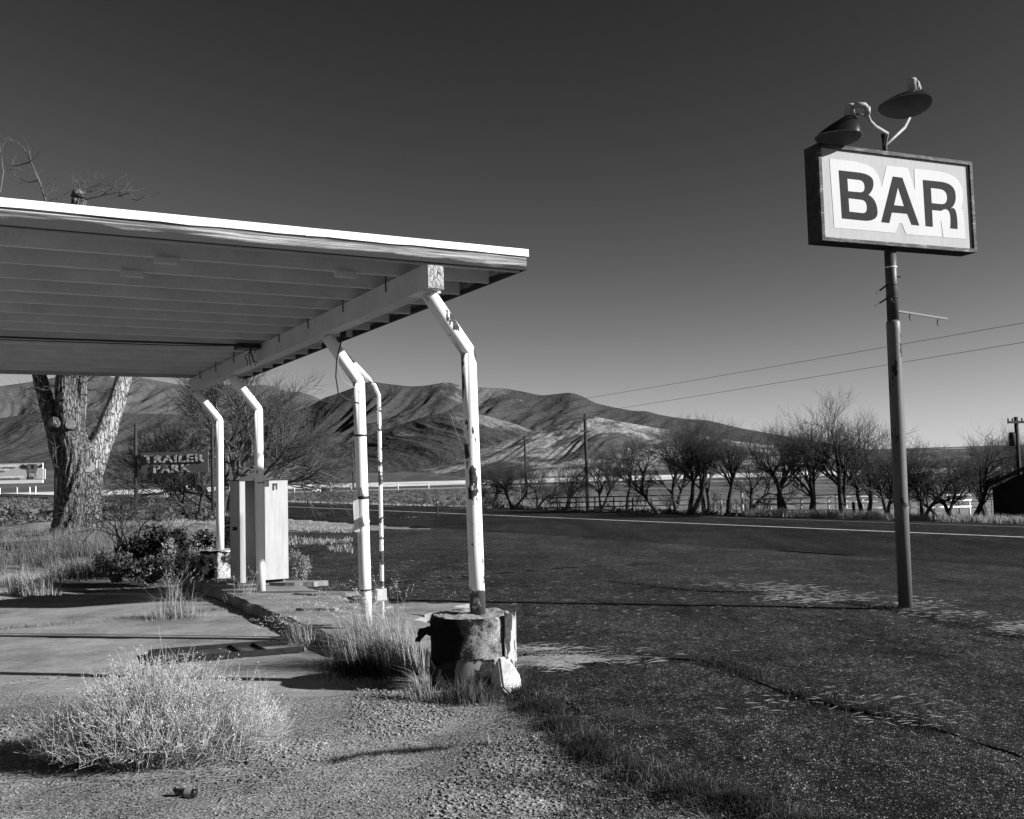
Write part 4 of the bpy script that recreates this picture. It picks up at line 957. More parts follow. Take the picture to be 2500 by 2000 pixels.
# ================================================================ SHRUBS AND GRASS
def shrub(name, label, base, rx, h, mat, seed, n=1800, size=.022, cat='shrub', group=None, stems=40, lob=7, stem_mat='twig', up=.0):
    rg = np.random.default_rng(seed); t = thing(name, label, cat, base, group); base = np.array(base, float)
    cs = np.stack([rg.normal(0, .42, lob) * rx, rg.normal(0, .42, lob) * rx, rg.uniform(.35, .78, lob) * h], 1); cr = rg.uniform(.24, .42, lob)[:, None] * np.array([rx, rx, h])
    i = rg.integers(0, lob, n); d = rg.normal(0, 1, (n, 3)); d /= np.linalg.norm(d, axis=1, keepdims=True); rad_ = rg.uniform(.35, 1.1, (n, 1)) ** .6
    Pp = base + cs[i] + d * cr[i] * rad_ * (1 + .25 * rg.normal(0, 1, (n, 1)) * (rg.random((n, 1)) < .3)); Pp[:, 2] = np.maximum(Pp[:, 2], base[2] + .02)
    V, T = tris_at(rg, Pp, rg.uniform(.6, 1.4, n) * size); mesh_obj('foliage', V, T, MAT[mat], t)
    out = []
    for k in range(stems):
        e = Pp[rg.integers(0, n)]; m_ = base + (e - base) * np.array([.35, .35, .5]) + rg.normal(0, .02, 3); out.append((np.array([base + rg.normal(0, .06, 3) * np.array([1, 1, 0]), m_, e + ZZ * up * h]), np.array([.012, .008, .003]), 3))
    V, q = tubes(out, lambda l: 3); mesh_obj('stems', V, q, MAT[stem_mat], t)
    return t
def gpt(px, py, Y=None):
    if Y is None: return gnd(px, py)
    x = at(px, py, Y)[0]; return np.array([x, Y, float(zg(x, Y))])
shrub('dark_shrub', 'tallest dark evergreen shrub behind the slab, left of drum', gpt(405, 1410, 18.4), .55, 1.0, 'shrub_dark', 1, 2600, .03, group='dark shrubs behind the slab')
shrub('dark_shrub', 'dark shrub at the foot of the leafless bush', gpt(345, 1410, 18.9), .45, .72, 'shrub_dark', 2, 1700, .03, group='dark shrubs behind the slab')
shrub('dark_shrub', 'low dark shrub close behind the far drum', gpt(510, 1370, 20.5), .5, .75, 'shrub_dark', 3, 1800, .03, group='dark shrubs behind the slab')
shrub('dark_shrub', 'dark shrub between the far drum and pump housing', gpt(562, 1370, 20.0), .38, .95, 'shrub_dark', 4, 1500, .03, group='dark shrubs behind the slab')
shrub('sage_shrub', 'grey brush left of the dark shrubs at the slab edge', gpt(285, 1425, 17.9), .5, .55, 'sage', 5, 1900, .022, group='grey brush along the slab edge')
shrub('sage_shrub', 'grey brush in front of the tallest dark shrub', gpt(370, 1432, 17.5), .45, .45, 'sage', 15, 1600, .022, group='grey brush along the slab edge')
shrub('sage_shrub', 'pale grey brush leaning against the far drum', gpt(470, 1418, 17.6), .42, .75, 'sage_pale', 6, 1800, .02, group='grey brush along the slab edge')
c = CP(8.55, 1.05, -.1); shrub('pale_shrub', 'pale rounded shrub at the right foot of the pump housing', c, .34, .52, 'sage_pale', 7, 2600, .014)

def sage_mass(name, label, n, fn, seed, mat, smin=.25, smax=.6, tri=110):
    rg = np.random.default_rng(seed); parts = []
    xy = np.array(fn(rg, n)); zz = zg(xy[:, 0], xy[:, 1]); s = rg.uniform(smin, smax, len(xy))
    i = np.repeat(np.arange(len(xy)), tri); d = rg.normal(0, 1, (len(i), 3)); d /= np.linalg.norm(d, axis=1, keepdims=True); d[:, 2] = np.abs(d[:, 2])
    P = np.stack([xy[i, 0], xy[i, 1], zz[i]], 1) + d * s[i][:, None] * np.array([1, 1, .85]) * rg.uniform(.5, 1.05, (len(i), 1))
    V, T = tris_at(rg, P, s[i] * rg.uniform(.09, .20, len(i))); o = mesh_obj(name, V, T, MAT[mat], None, False, 'stuff'); tag(o, label, 'sagebrush'); return o
def beyond(rg, n):
    o = []
    while len(o) < n:
        px = rg.uniform(560, 1260); Y = math.exp(rg.uniform(math.log(62), math.log(330))); x = at(px, 1200, Y)[0]
        if qof(x, Y) > 36.2 and vnoise(x * .12, Y * .12, 4) > .25: o.append((x, Y))
    return o
sage_mass('sagebrush', 'grey sagebrush flat beyond the highway in the middle distance', 650, beyond, 51, 'sage', .3, .7)
def beyond_left(rg, n):
    o = []
    while len(o) < n:
        px = rg.uniform(-120, 620); Y = math.exp(rg.uniform(math.log(48), math.log(300))); x = at(px, 1200, Y)[0]
        if vnoise(x * .1, Y * .1, 9) > .3: o.append((x, Y))
    return o
sage_mass('sagebrush', 'grey sagebrush flat below the billboard', 700, beyond_left, 53, 'sage', .25, .65)
def beyond_right(rg, n):
    o = []
    while len(o) < n:
        px = rg.uniform(1180, 2560); q = rg.uniform(36, 39); Y = q / (QN[0] * ray(px, 1250)[0] + QN[1]); x = ray(px, 1250)[0] * Y
        if px < 1830 or rg.random() < .12: o.append((x, Y))
    return o
sage_mass('undergrowth', 'dark brush tangled round the feet of the bare trees', 260, beyond_right, 57, 'shrub_dark', .12, .4, 40)

def grass_stuff(name, label, P, h, mat, seed, lean=(-.15, .0), w=.006, spread=.35, cat='grass', off=None):
    rg = np.random.default_rng(seed); V, T = blades(rg, P, h, np.tile(lean, (len(P), 1)) + (0 if off is None else off * .28), w, .5, spread)
    o = mesh_obj(name, V, T, MAT[mat], None, False, 'stuff'); return tag(o, label, cat)
rg = np.random.default_rng(61)
def clumped(P, rg, m=14, s=.09):
    c = P[::m]; Q = np.repeat(c, m, 0)[:len(P)].copy(); o = rg.normal(0, s, (len(Q), 2)); Q[:, :2] += o; Q[:, 2] = zg(Q[:, 0], Q[:, 1]) - .02; return Q, o / s
def scatter_px(n, x0, x1, Y0, Y1, keep=None, py=1300):
    px = rg.uniform(x0, x1, n); Y = np.exp(rg.uniform(math.log(Y0), math.log(Y1), n)); x = np.array([ray(p, py)[0] for p in px]) * Y
    k = np.ones(n, bool) if keep is None else keep(x, Y); x, Y = x[k], Y[k]
    return np.stack([x, Y, zg(x, Y) - .02], 1)
def kl(x, y):
    d = np.stack([x + .334, y - 8.5]); u = -SU * d[0] + CU * d[1]; return (u > 10.05) & (vnoise(x * .9, y * .9, 3) > .25 + .55 * (1 - sstep(11, 14.5, u)))
P = scatter_px(34000, -60, 640, 17.2, 40, lambda x, y: kl(x, y) & (qof(x, y) < 9.5))
P, off = clumped(P, rg); grass_stuff('dry_grass', 'tall dry grass behind the slab around the big tree', P, rg.uniform(.15, .5, len(P)) * (.35 + 1.1 * vnoise(P[:, 0] * .8, P[:, 1] * .8, 8)), 'straw_dull', 62, (-.3, .05), .005, .25, off=off)
P = scatter_px(16000, 380, 860, 19.5, 50, lambda x, y: (qof(x, y) > 2.) & (qof(x, y) < 19.) & ((-QN[1] * x + QN[0] * y) > 19.5) & (vnoise(x * .35, y * .35, 5) > .4), 1290)
grass_stuff('pale_grass', 'short bleached grass beyond the pump housing', P, rg.uniform(.05, .2, len(P)), 'straw', 63, (-.1, 0), .008, .6)
px = rg.uniform(1820, 2560, 9000); q = 34.9 + rg.random(9000) ** 1.5 * 4.; r0 = np.array([ray(p, 1260)[0] for p in px]); Y = q / (QN[0] * r0 + QN[1]); x = r0 * Y
P = np.stack([x, Y, zg(x, Y) - .02], 1)
grass_stuff('verge_grass', 'bright dry grass on the far verge under the white rails', P, rg.uniform(.2, .55, len(P)) * np.where(px < 2150, 1.15, .9), 'straw', 64, (-.1, 0), .012)
px = rg.uniform(600, 1200, 3000); q = 34.8 + rg.random(3000) * 1.2; r0 = np.array([ray(p, 1230)[0] for p in px]); Y = q / (QN[0] * r0 + QN[1]); x = r0 * Y
grass_stuff('verge_grass', 'thin pale grass along the far edge of the highway', np.stack([x, Y, zg(x, Y) - .02], 1), rg.uniform(.1, .3, 3000), 'straw', 65, (0, 0), .02)

def tuft(name, label, base, n, r, h, mat, seed, lean=(-.2, 0), w=.003, spread=.3, heads=0, ell=1., under=0, umat='green', group=None, uh=.5):
    """a clump of tall grass: thing > blades, seed_heads, undergrowth"""
    rg = np.random.default_rng(seed); t = thing(name, label, 'grass clump', base, group); base = np.array(base, float)
    nc = max(5, n // 22); cc = rg.normal(0, .5, (nc, 2)) * r; ci = rg.integers(0, nc, n); off = rg.normal(0, .045, (n, 2)); xy = cc[ci] + off
    P = base + np.stack([xy[:, 0] * ell, xy[:, 1], np.full(n, -.02)], 1); rd = np.linalg.norm(xy, axis=1) / r
    hh = h * rg.uniform(.35, 1.15, n) * np.clip(1.12 - .45 * rd, .3, 1.1) * (.7 + .5 * rg.random(nc))[ci]
    V, T = blades(rg, P, hh, np.array(lean) + xy / r * .28 + off * 5. + (rg.normal(0, .12, (nc, 2)))[ci], w, .5, spread * .7); mesh_obj('blades', V, T, MAT[mat], t)
    if heads:
        tips = V.reshape(-1, 5, 3); i = np.repeat(np.argsort(-hh)[:heads // 2], 12); f = rg.uniform(.0, .3, (len(i), 1)); Q = tips[i, 4] * (1 - f) + (tips[i, 2]) * f + rg.normal(0, .004, (len(i), 3)); V2, T2 = tris_at(rg, Q, rg.uniform(.002, .006, len(i))); mesh_obj('seed_heads', V2, T2, MAT['bushtip'], t)
    if under:
        xy = rg.normal(0, .5, (under, 2)) * r; P = base + np.stack([xy[:, 0] * ell, xy[:, 1], np.full(under, -.02)], 1); rd = np.linalg.norm(xy, axis=1) / r
        V, T = blades(rg, P, h * uh * rg.uniform(.25, 1., under) * np.clip(1.1 - .55 * rd, .15, 1.), np.tile((0, 0), (under, 1)), w * 1.2, .5, .5); mesh_obj('undergrowth', V, T, MAT[umat], t)
    return t
def bz(px, py, z): c = atz(px, py, z); return c
# the big clump between the second post and the front drum
tuft('tall_grass', 'largest clump of tall dry grass, between second post and front drum', CP(1.2, -.38, -.12), 720, .6, .84, 'straw', 71, (-.55, .08), .0022, .42, 220, .8, 4800, 'green', 'grass clumps along the island', .46)
tuft('tall_grass', 'straw clump hiding the foot of the second post', CP(2.25, -.1, -.05), 520, .42, .52, 'straw', 72, (-.35, .05), .0022, .36, 160, 1., 900, 'green', 'grass clumps along the island', .4)
tuft('tall_grass', 'bent straw with seed heads over the kerb left of second post', CP(2.95, -.6, -.13), 130, .24, .55, 'straw', 73, (-.5, .0), .0024, .4, 90, 1., 160, 'sage', 'grass clumps along the island', .5)
tuft('tall_grass', 'tuft of upright straw growing from the slab joint', atz(425, 1512, -.13), 200, .2, .62, 'straw', 74, (-.05, .05), .0026, .3, 70, 1.6, 420, 'straw_dull', 'grass clumps on the slab', .3)
tuft('tall_grass', 'thin straw tuft at the kerb below the pump housing', atz(595, 1478, -.13), 130, .2, .60, 'straw', 75, (-.12, .05), .0026, .32, 50, 1.4, 240, 'green', 'grass clumps along the island', .3)
tuft('tall_grass', 'drooping pale tuft at the far left slab edge', gpt(60, 1440, 16.6), 500, .22, .55, 'straw', 76, (-.2, 0), .004, .35, 0, 1.3, 0)
tuft('tall_grass', 'second drooping tuft at the far left slab edge, nearer the shrubs', gpt(112, 1442, 16.4), 360, .18, .42, 'straw', 77, (-.1, 0), .004, .35, 0, 1.2, 0)
tuft('drum_grass', 'pale grass tuft at the front foot of the crumbling drum', bz(1150, 1712, -.1), 900, .17, .22, 'straw_dull', 78, (.05, .0), .0022, .35, 0, 1.6, 500, 'green', 'grass round the front drum', .8)
tuft('drum_grass', 'dark green grass tuft below the white rock', bz(1232, 1690, -.1), 500, .22, .3, 'straw_dull', 79, (.1, 0), .002, .5, 0, 1.2, 3600, 'green', 'grass round the front drum', .95)
tuft('drum_grass', 'dark ragged tuft on the right side of the crumbling drum', bz(1292, 1668, -.1), 260, .13, .26, 'straw_dull', 84, (.25, 0), .002, .5, 0, 1.1, 1600, 'green', 'grass round the front drum', .9)
tuft('drum_grass', 'stiff pale tuft left of the crumbling drum foot', bz(1030, 1700, -.1), 260, .08, .33, 'straw', 80, (-.55, .0), .0025, .25, 0, 1.2, 200, 'green', 'grass round the front drum', .5)
tuft('drum_grass', 'sparse stalks in the gravel right below the drum', bz(1185, 1815, -.1), 18, .05, .2, 'straw', 81, (.0, .0), .003, .5, 0, 1., 60, 'green', 'grass round the front drum', .3)

# grass along the broken edge of the asphalt, and in its cracks
def along(pts, n, wd, zf, seed):
    rg = np.random.default_rng(seed); pts = np.array(pts, float); c = np.concatenate([[0], np.cumsum(np.linalg.norm(np.diff(pts, axis=0), axis=1))]); s = rg.uniform(0, c[-1], n)
    s = s[vnoise(s * 2.2, s * 0, seed) > .35]; x = np.interp(s, c, pts[:, 0]) + rg.normal(0, wd, len(s)); y = np.interp(s, c, pts[:, 1]) + rg.normal(0, wd, len(s))
    return np.stack([x, y, zf(x, y)], 1)
edge = [(.02, 8.0), (.22, 7.1), (.42, 6.3), (.62, 5.8), (.92, 5.4), (1.27, 5.0), (1.66, 4.5)]
P = along(edge, 17000, .09, lambda x, y: gravz(x, y) - .01, 91); grass_stuff('edge_grass', 'short dark grass along the broken asphalt edge', P, rg.uniform(.025, .125, len(P)) * (.4 + .9 * vnoise(P[:, 0] * 6, P[:, 1] * 6, 12) ** 1.3), 'green', 92, (.1, 0), .0022, .5)
P = along(edge, 2600, .15, lambda x, y: gravz(x, y) - .01, 93); grass_stuff('edge_straw', 'pale straw mixed in the grass along the asphalt edge', P, rg.uniform(.04, .12, len(P)), 'straw_dull', 94, (.2, 0), .0018, 1.)
P = along([(.25, 6.6), (.1, 6.0), (.45, 5.6), (.5, 5.2), (.8, 5.1), (.95, 4.8)], 16000, .28, lambda x, y: gravz(x, y) - .008, 95); P = P[(vnoise(P[:, 0] * 6, P[:, 1] * 6, 2) > .45)]
grass_stuff('gravel_grass', 'patches of short dark grass creeping into the gravel', P, rg.uniform(.015, .05, len(P)), 'green', 96, (0, 0), .002, .7)
P = along([tuple(atz(px, py, -.11)[:2]) for px, py in ((800, 1862), (880, 1845), (1010, 1832), (1090, 1825))], 1500, .03, lambda x, y: gravz(x, y) - .006, 97)
grass_stuff('gravel_grass', 'thin dark line of grass across the gravel', P, rg.uniform(.012, .035, len(P)), 'green', 98, (0, 0), .002, .7)

E0 = np.array(edge); ce = np.concatenate([[0], np.cumsum(np.linalg.norm(np.diff(E0, axis=0), axis=1))]); se = np.linspace(0, ce[-1], 220)      # broken-edge soil, dark band standing in for the grassy edge's shadow
xe = np.interp(se, ce, E0[:, 0]) + .06 * fbm(se * 2, se * 0, 4, 81) + .05; ye = np.interp(se, ce, E0[:, 1]); we = .05 + .15 * vnoise(se * 2.6, se * 0, 82)
ge = np.stack([xe + we * k_ for k_ in (-1, -.5, 0, .5, 1)], 1); gy2 = np.repeat(ye[:, None], 5, 1)
gz2 = np.maximum(gravz(ge, gy2), lotz(ge, gy2) + .004 * fbm(ge * 6, gy2 * 6, 3, 33)) + np.array([-.02, .014, .02, .014, -.02])
grid_obj('edge_soil_and_shadow', ge, gy2, gz2, MAT['soil_and_shade'])

def lotpt(px, py):
    z = -.15
    for _ in range(6): c = atz(px, py, z); z = float(lotz(c[0], c[1]))
    return c
crack = [[(1100, 1590), (1230, 1600), (1400, 1603), (1560, 1606), (1700, 1612), (1790, 1632), (1870, 1668), (1960, 1700), (2050, 1722), (2150, 1742), (2270, 1775), (2380, 1805), (2520, 1850)],
         [(1480, 1418), (1600, 1432), (1720, 1444), (1840, 1446), (1920, 1458), (2020, 1466), (2120, 1478), (2230, 1500), (2330, 1520), (2420, 1545), (2520, 1560)],
         [(1180, 1425), (1330, 1442), (1470, 1470), (1560, 1490)], [(1290, 1500), (1400, 1515), (1500, 1545)]]
for k, cr in enumerate(crack):
    P0 = np.array([lotpt(*p)[:2] for p in cr]); c = np.concatenate([[0], np.cumsum(np.linalg.norm(np.diff(P0, axis=0), axis=1))]); s = np.linspace(0, c[-1], 160)
    x = np.interp(s, c, P0[:, 0]) + .05 * fbm(s * 1.5, s * 0, 4, 70 + k); y = np.interp(s, c, P0[:, 1]) + .05 * fbm(s * 1.5 + 50, s * 0, 4, 71 + k)
    w = (.055 if k < 2 else .02) * (.35 + 1.3 * vnoise(s * 2.5, s * 0, 73 + k))
    V = np.concatenate([np.stack([x, y - w, lotz(x, y - w) + .016], 1), np.stack([x, y + w, lotz(x, y + w) + .016], 1)]); n = len(s); i = np.arange(n - 1)
    mesh_obj('asphalt_crack', V, np.stack([i, i + 1, n + i + 1, n + i], 1), MAT['soil_and_shade'], None, False, 'structure')
    if k < 2:
        P = along(P0, 6500 if k == 0 else 3500, .08 if k == 0 else .12, lambda x, y: lotz(x, y), 101 + k)
        grass_stuff('crack_grass', ('dark grass in the long crack across the near asphalt', 'weeds along the cracked line beside the sign pole')[k], P, rg.uniform(.015, .075, len(P)), 'green', 103 + k, (.1, 0), .003, .6)
def straw_bits(name, label, P, L, mat, seed, z=.012):
    """fallen stalks lying about: thin flat prisms"""
    rg = np.random.default_rng(seed); N = len(P); a = rg.normal(.15, .55, N) + np.where(rg.random(N) < .2, 1.5, 0); d = np.stack([np.cos(a), np.sin(a), rg.normal(0, .06, N)], 1); w = np.stack([-np.sin(a), np.cos(a), 0 * a], 1) * rg.uniform(.0008, .0020, (N, 1)); L = L * rg.uniform(.3, 1.4, (N, 1)); c = P + ZZ * z
    V = np.stack([c - d * L - w, c + d * L - w, c + d * L + w, c - d * L + w, c + ZZ * .005], 1).reshape(-1, 3); k = (np.arange(N) * 5)[:, None]
    T = np.concatenate([k + np.array([[0, 1, 4]]), k + np.array([[1, 2, 4]]), k + np.array([[2, 3, 4]]), k + np.array([[3, 0, 4]])])
    return tag(mesh_obj(name, V, T, MAT[mat], None, False, 'stuff'), label, 'straw')
def spray(rg, ctrs, n):
    o = []
    for px, py, sx, sy, k in ctrs:
        for i in range(int(n * k)):
            c = lotpt(px + rg.normal(0, sx), py + rg.normal(0, sy)); o.append((c[0], c[1], float(lotz(c[0], c[1])) + .012))
    return np.array(o)
rg = np.random.default_rng(111)
P = spray(rg, [(1330, 1622, 60, 9, 1.), (1430, 1614, 80, 5, .6), (1310, 1592, 50, 7, .4), (1380, 1605, 70, 9, .3)], 300); straw_bits('fallen_straw', 'bright mat of fallen straw right of the front drum', P, .10, 'straw', 112)
P = spray(rg, [(1930, 1452, 45, 12, 1.), (1990, 1468, 60, 5, .6), (2060, 1460, 60, 6, .4), (1870, 1440, 60, 6, .3), (2240, 1480, 40, 9, .6), (2330, 1505, 60, 8, .4), (2470, 1540, 40, 12, .6), (1760, 1430, 60, 5, .2)], 140); straw_bits('fallen_straw', 'drifts of straw around the foot of the sign pole', P, .09, 'straw', 113)
P = spray(rg, [(2050, 1715, 130, 14, .5), (2200, 1765, 90, 14, .4), (1700, 1480, 300, 60, .5), (1500, 1430, 200, 30, .35), (1050, 1400, 120, 22, .7), (980, 1440, 90, 12, .4), (2200, 1560, 200, 50, .2), (1400, 1520, 150, 30, .2)], 100); straw_bits('straw_litter', 'stray stalks scattered over the asphalt lot', P, .05, 'straw', 114)
P = along(edge, 900, .28, lambda x, y: gravz(x, y) - .004, 115); P2 = np.stack([rg.uniform(-4.5, 1, 420), rg.uniform(4.6, 8.4, 420)], 1); P2 = np.concatenate([P2, gravz(P2[:, 0], P2[:, 1])[:, None]], 1)
straw_bits('straw_litter', 'stray stalks scattered over the gravel', np.concatenate([P, P2]), .07, 'straw', 116, .006)
# litter of stalks and grit along the slab joints and the kerb
def slabline(pts, n, wd, sd): 
    P = along([tuple(CP(u, v)[:2]) for u, v in pts], n, wd, lambda x, y: x * 0 - .126, sd); return P
P = np.concatenate([slabline([(6.35, -4.6), (6.35, -.6)], 500, .09, 131), slabline([(9.2, -.62), (6.5, -.62), (4., -.66), (2.6, -.75)], 200, .06, 132), slabline([(2.55, -4.5), (2.55, -1.)], 300, .1, 133), slabline([(9.8, -6), (9.85, -.8)], 700, .14, 134)])
straw_bits('slab_litter', 'stalks and grit along the joints of the concrete slab', P, .05, 'straw', 135, .006)
V, T = pebbles(rg, P[::2] + ZZ * .004 + rg.normal(0, .05, P[::2].shape) * np.array([1, 1, 0]), .004 + .008 * rg.random(len(P[::2]))); tag(mesh_obj('grit', V, T, MAT['gravel'], None, False, 'stuff'), 'loose grit along the joints of the slab', 'gravel')
P = np.concatenate([slabline([(6.35, -3.6), (6.35, -.7)], 900, .05, 136), slabline([(9.85, -7), (9.9, -.8)], 900, .1, 137)]); grass_stuff('joint_grass', 'short weeds growing in the slab joint', P, rg.uniform(.02, .08, len(P)), 'straw_dull', 138, (0, 0), .003, .6)
# loose stones
n = 80000; x = rg.uniform(-5.2, 2.2, n); y = 4.4 + rg.random(n) ** 1.3 * 4.2; rx = np.interp(y, EY, EX); dn = vnoise(x * 1.1, y * 1.1, 6)
k = (x < rx + .05) & (dn + .35 * vnoise(x * 5, y * 5, 7) > .58 - .12 * (y < 6.3)) & (np.abs(x / y) < .56); x, y = x[k], y[k]
V, T = pebbles(rg, np.stack([x, y, gravz(x, y) + .001], 1), (.0035 + .012 * rg.random(len(x)) ** 3.2) * (.7 + .6 * (dn[k] > .6))); tag(mesh_obj('gravel', V, T, MAT['gravel'], None, False, 'stuff'), 'loose pale gravel strewn over the foreground', 'gravel')
n = 15000; P = np.array([lotpt(a, b_) for a, b_ in zip(rg.uniform(1150, 2520, n // 10), 1480 + 540 * rg.random(n // 10))]); V, T = pebbles(rg, P + ZZ * .012, .004 + .008 * rg.random(len(P)) ** 2); tag(mesh_obj('stones', V, T, MAT['gravel'], None, False, 'stuff'), 'small loose stones over the old asphalt', 'gravel')

# ================================================================ NEAR THINGS
# whitewashed rock against the drum
import bmesh
def rock(name, label, pts, mat):
    """a split stone: the hull of its corner points, edges knocked off"""
    bm = bmesh.new(); [bm.verts.new(p) for p in pts]; bmesh.ops.convex_hull(bm, input=bm.verts)
    bmesh.ops.delete(bm, geom=[v for v in bm.verts if not v.link_faces], context='VERTS')
    bmesh.ops.bevel(bm, geom=list(bm.edges), offset=.012, segments=2, affect='EDGES')
    V = np.array([v.co[:] for v in bm.verts]); bm.verts.index_update(); f = [tuple(v.index for v in fc.verts) for fc in bm.faces]; bm.free()
    return tag(mesh_obj(name, V, f, mat), label, 'rock')
rc = at(1232, 1618, 7.93); rc[2] = .03
rock('rock', 'whitewashed pointed rock leaning against the crumbling drum', [rc + np.array(p) * np.array([.92, .9, .9]) for p in ((-.05, .0, .2), (.0, .03, .19), (-.13, -.03, -.1), (-.12, .06, .05), (.14, -.04, -.08), (.13, .05, .02), (.07, -.02, .13), (-.02, -.13, -.05), (.05, -.14, -.12), (-.1, -.1, -.2), (.15, .06, -.2), (-.12, .1, -.2), (.1, -.12, -.2), (.02, .1, .1))], MAT['rock'])

# rabbitbrush in the foreground
bb0 = np.array([atz(345, 1878, -.11)[0], 6.45, -.11])
bush = thing('rabbitbrush', 'big pale feathery bush growing in the foreground gravel', 'bush', bb0)
rg = np.random.default_rng(121); st = []; tips = []; leafy = []
for k in range(1600):
    a = rg.uniform(0, 6.28); e = rg.random() ** .6; R_x, R_y = .86, .5
    tip = bb0 + np.array([math.cos(a) * R_x * e + .03, math.sin(a) * R_y * e, .50 * (1 - .72 * e ** 2) * rg.uniform(.35, 1.3)])
    if tip[0] < bb0[0] - .45: tip[2] *= .62
    r0 = bb0 + np.array([math.cos(a) * .34 * e, math.sin(a) * .22 * e, 0.]) + rg.normal(0, .05, 3) * np.array([1, 1, 0]); r0[2] = float(gravz(r0[0], r0[1])) - .01
    m1 = r0 * .55 + tip * .45 + np.array([0, 0, .07]) + rg.normal(0, .02, 3)
    st.append((np.array([r0, m1, tip]), np.array([.0030, .0024, .0012]), 3)); tips.append(tip)
    for i in range(rg.integers(2, 5)):
        f = rg.uniform(.35, .95); q = m1 * (1 - f) + tip * f; e2 = q + rg.normal(0, .05, 3) + np.array([math.cos(a) * .04, math.sin(a) * .03, .08]); st.append((np.array([q, (q + e2) / 2 + rg.normal(0, .006, 3), e2]), np.array([.0018, .0015, .0009]), 3)); tips.append(e2)
for k in range(16):                                                     # long stems splayed low to the left
    a = rg.uniform(2.5, 3.5); r0 = bb0 + np.array([-.42, -.05, 0]) + rg.normal(0, .05, 3) * np.array([1, 1, 0]); tip = r0 + np.array([-.36 * rg.uniform(.6, 1.), -.1 * rg.uniform(-1, 1), .24 * rg.uniform(.4, 1.2)]); st.append((np.array([r0, (r0 + tip) / 2 - ZZ * .03, tip]), np.array([.006, .005, .003]), 3))
for k in range(26):                                                     # bare woody stems in the middle
    r0 = bb0 + rg.normal(0, .2, 3) * np.array([1, .5, 0]); pth = [r0]
    for i in range(4): pth.append(pth[-1] + np.array([rg.normal(0, .07), rg.normal(-.03, .04), rg.uniform(.0, .10)]))
    st.append((np.array(pth), np.linspace(.006, .002, 5), 3))
V, q = tubes(st, lambda l: 3); mesh_obj('stems', V, q, MAT['bushstem'], bush)
tips = np.array(tips); up_t = tips[tips[:, 2] > .12]; i = rg.integers(0, len(up_t), 9000); Q = up_t[i] + rg.normal(0, .012, (9000, 3)); V, T = tris_at(rg, Q, rg.uniform(.002, .0055, 9000)); mesh_obj('seed_heads', V, T, MAT['bushtip'], bush)
n = 9000; a = rg.uniform(0, 6.28, n); e = np.sqrt(rg.random(n)); Q = bb0 + np.stack([np.cos(a) * .62 * e, np.sin(a) * .38 * e, rg.uniform(.02, .30, n)], 1); V, T = tris_at(rg, Q, rg.uniform(.003, .008, n)); mesh_obj('old_leaves', V, T, MAT['sage'], bush)
n = 260; Q = bb0 + np.stack([rg.normal(0, .5, n), -.36 + rg.normal(0, .1, n), 0 * rg.random(n)], 1); Q[:, 2] = gravz(Q[:, 0], Q[:, 1])
straw_bits('fallen_stalks', 'broken stalks lying in front of the foreground bush', Q, .12, 'straw', 122, .008)
pc = atz(300, 1858, -.04); pc[1] -= .03
b = MB(); b.poly([pc + np.array([-.07, 0, 0]), pc + np.array([.02, -.03, .0]), pc + np.array([.09, .0, .05]), pc + np.array([.0, .04, .055])], (0, 0, .003)); tag(b.build('paper_scrap', MAT['litter']), 'pale scrap of litter caught under the foreground bush', 'litter')

# broken beer bottle
bc = atz(458, 1940, -.10); zgb = float(gravz(bc[0], bc[1])); bc[2] = zgb + .024
bot = thing('bottle', 'broken brown glass bottle lying on the gravel', 'bottle', (bc[0], bc[1], zgb))
ax = np.array([.985, -.17, 0.]); b = MB(); b.tube([bc - ax * .062, bc - ax * .058, bc - ax * .02, bc + ax * .045, bc + ax * .052], [.018, .023, .024, .024, .02], 20); b.build('glass', MAT['bottle'], bot, True)
b = MB(); b.tube([bc - ax * .012, bc + ax * .03], .0248, 20, False); b.build('paper_label', MAT['label'], bot, True)
b = MB(); sh_ = [bc - ax * .06 + np.array([-.03, 0, .018]), bc - ax * .06 + np.array([-.01, .0, .03]), bc - ax * .05, bc - ax * .06 + np.array([-.012, 0, -.012])]; b.poly(sh_, (0, .004, 0)); b.build('shard', MAT['bottle'], bot)

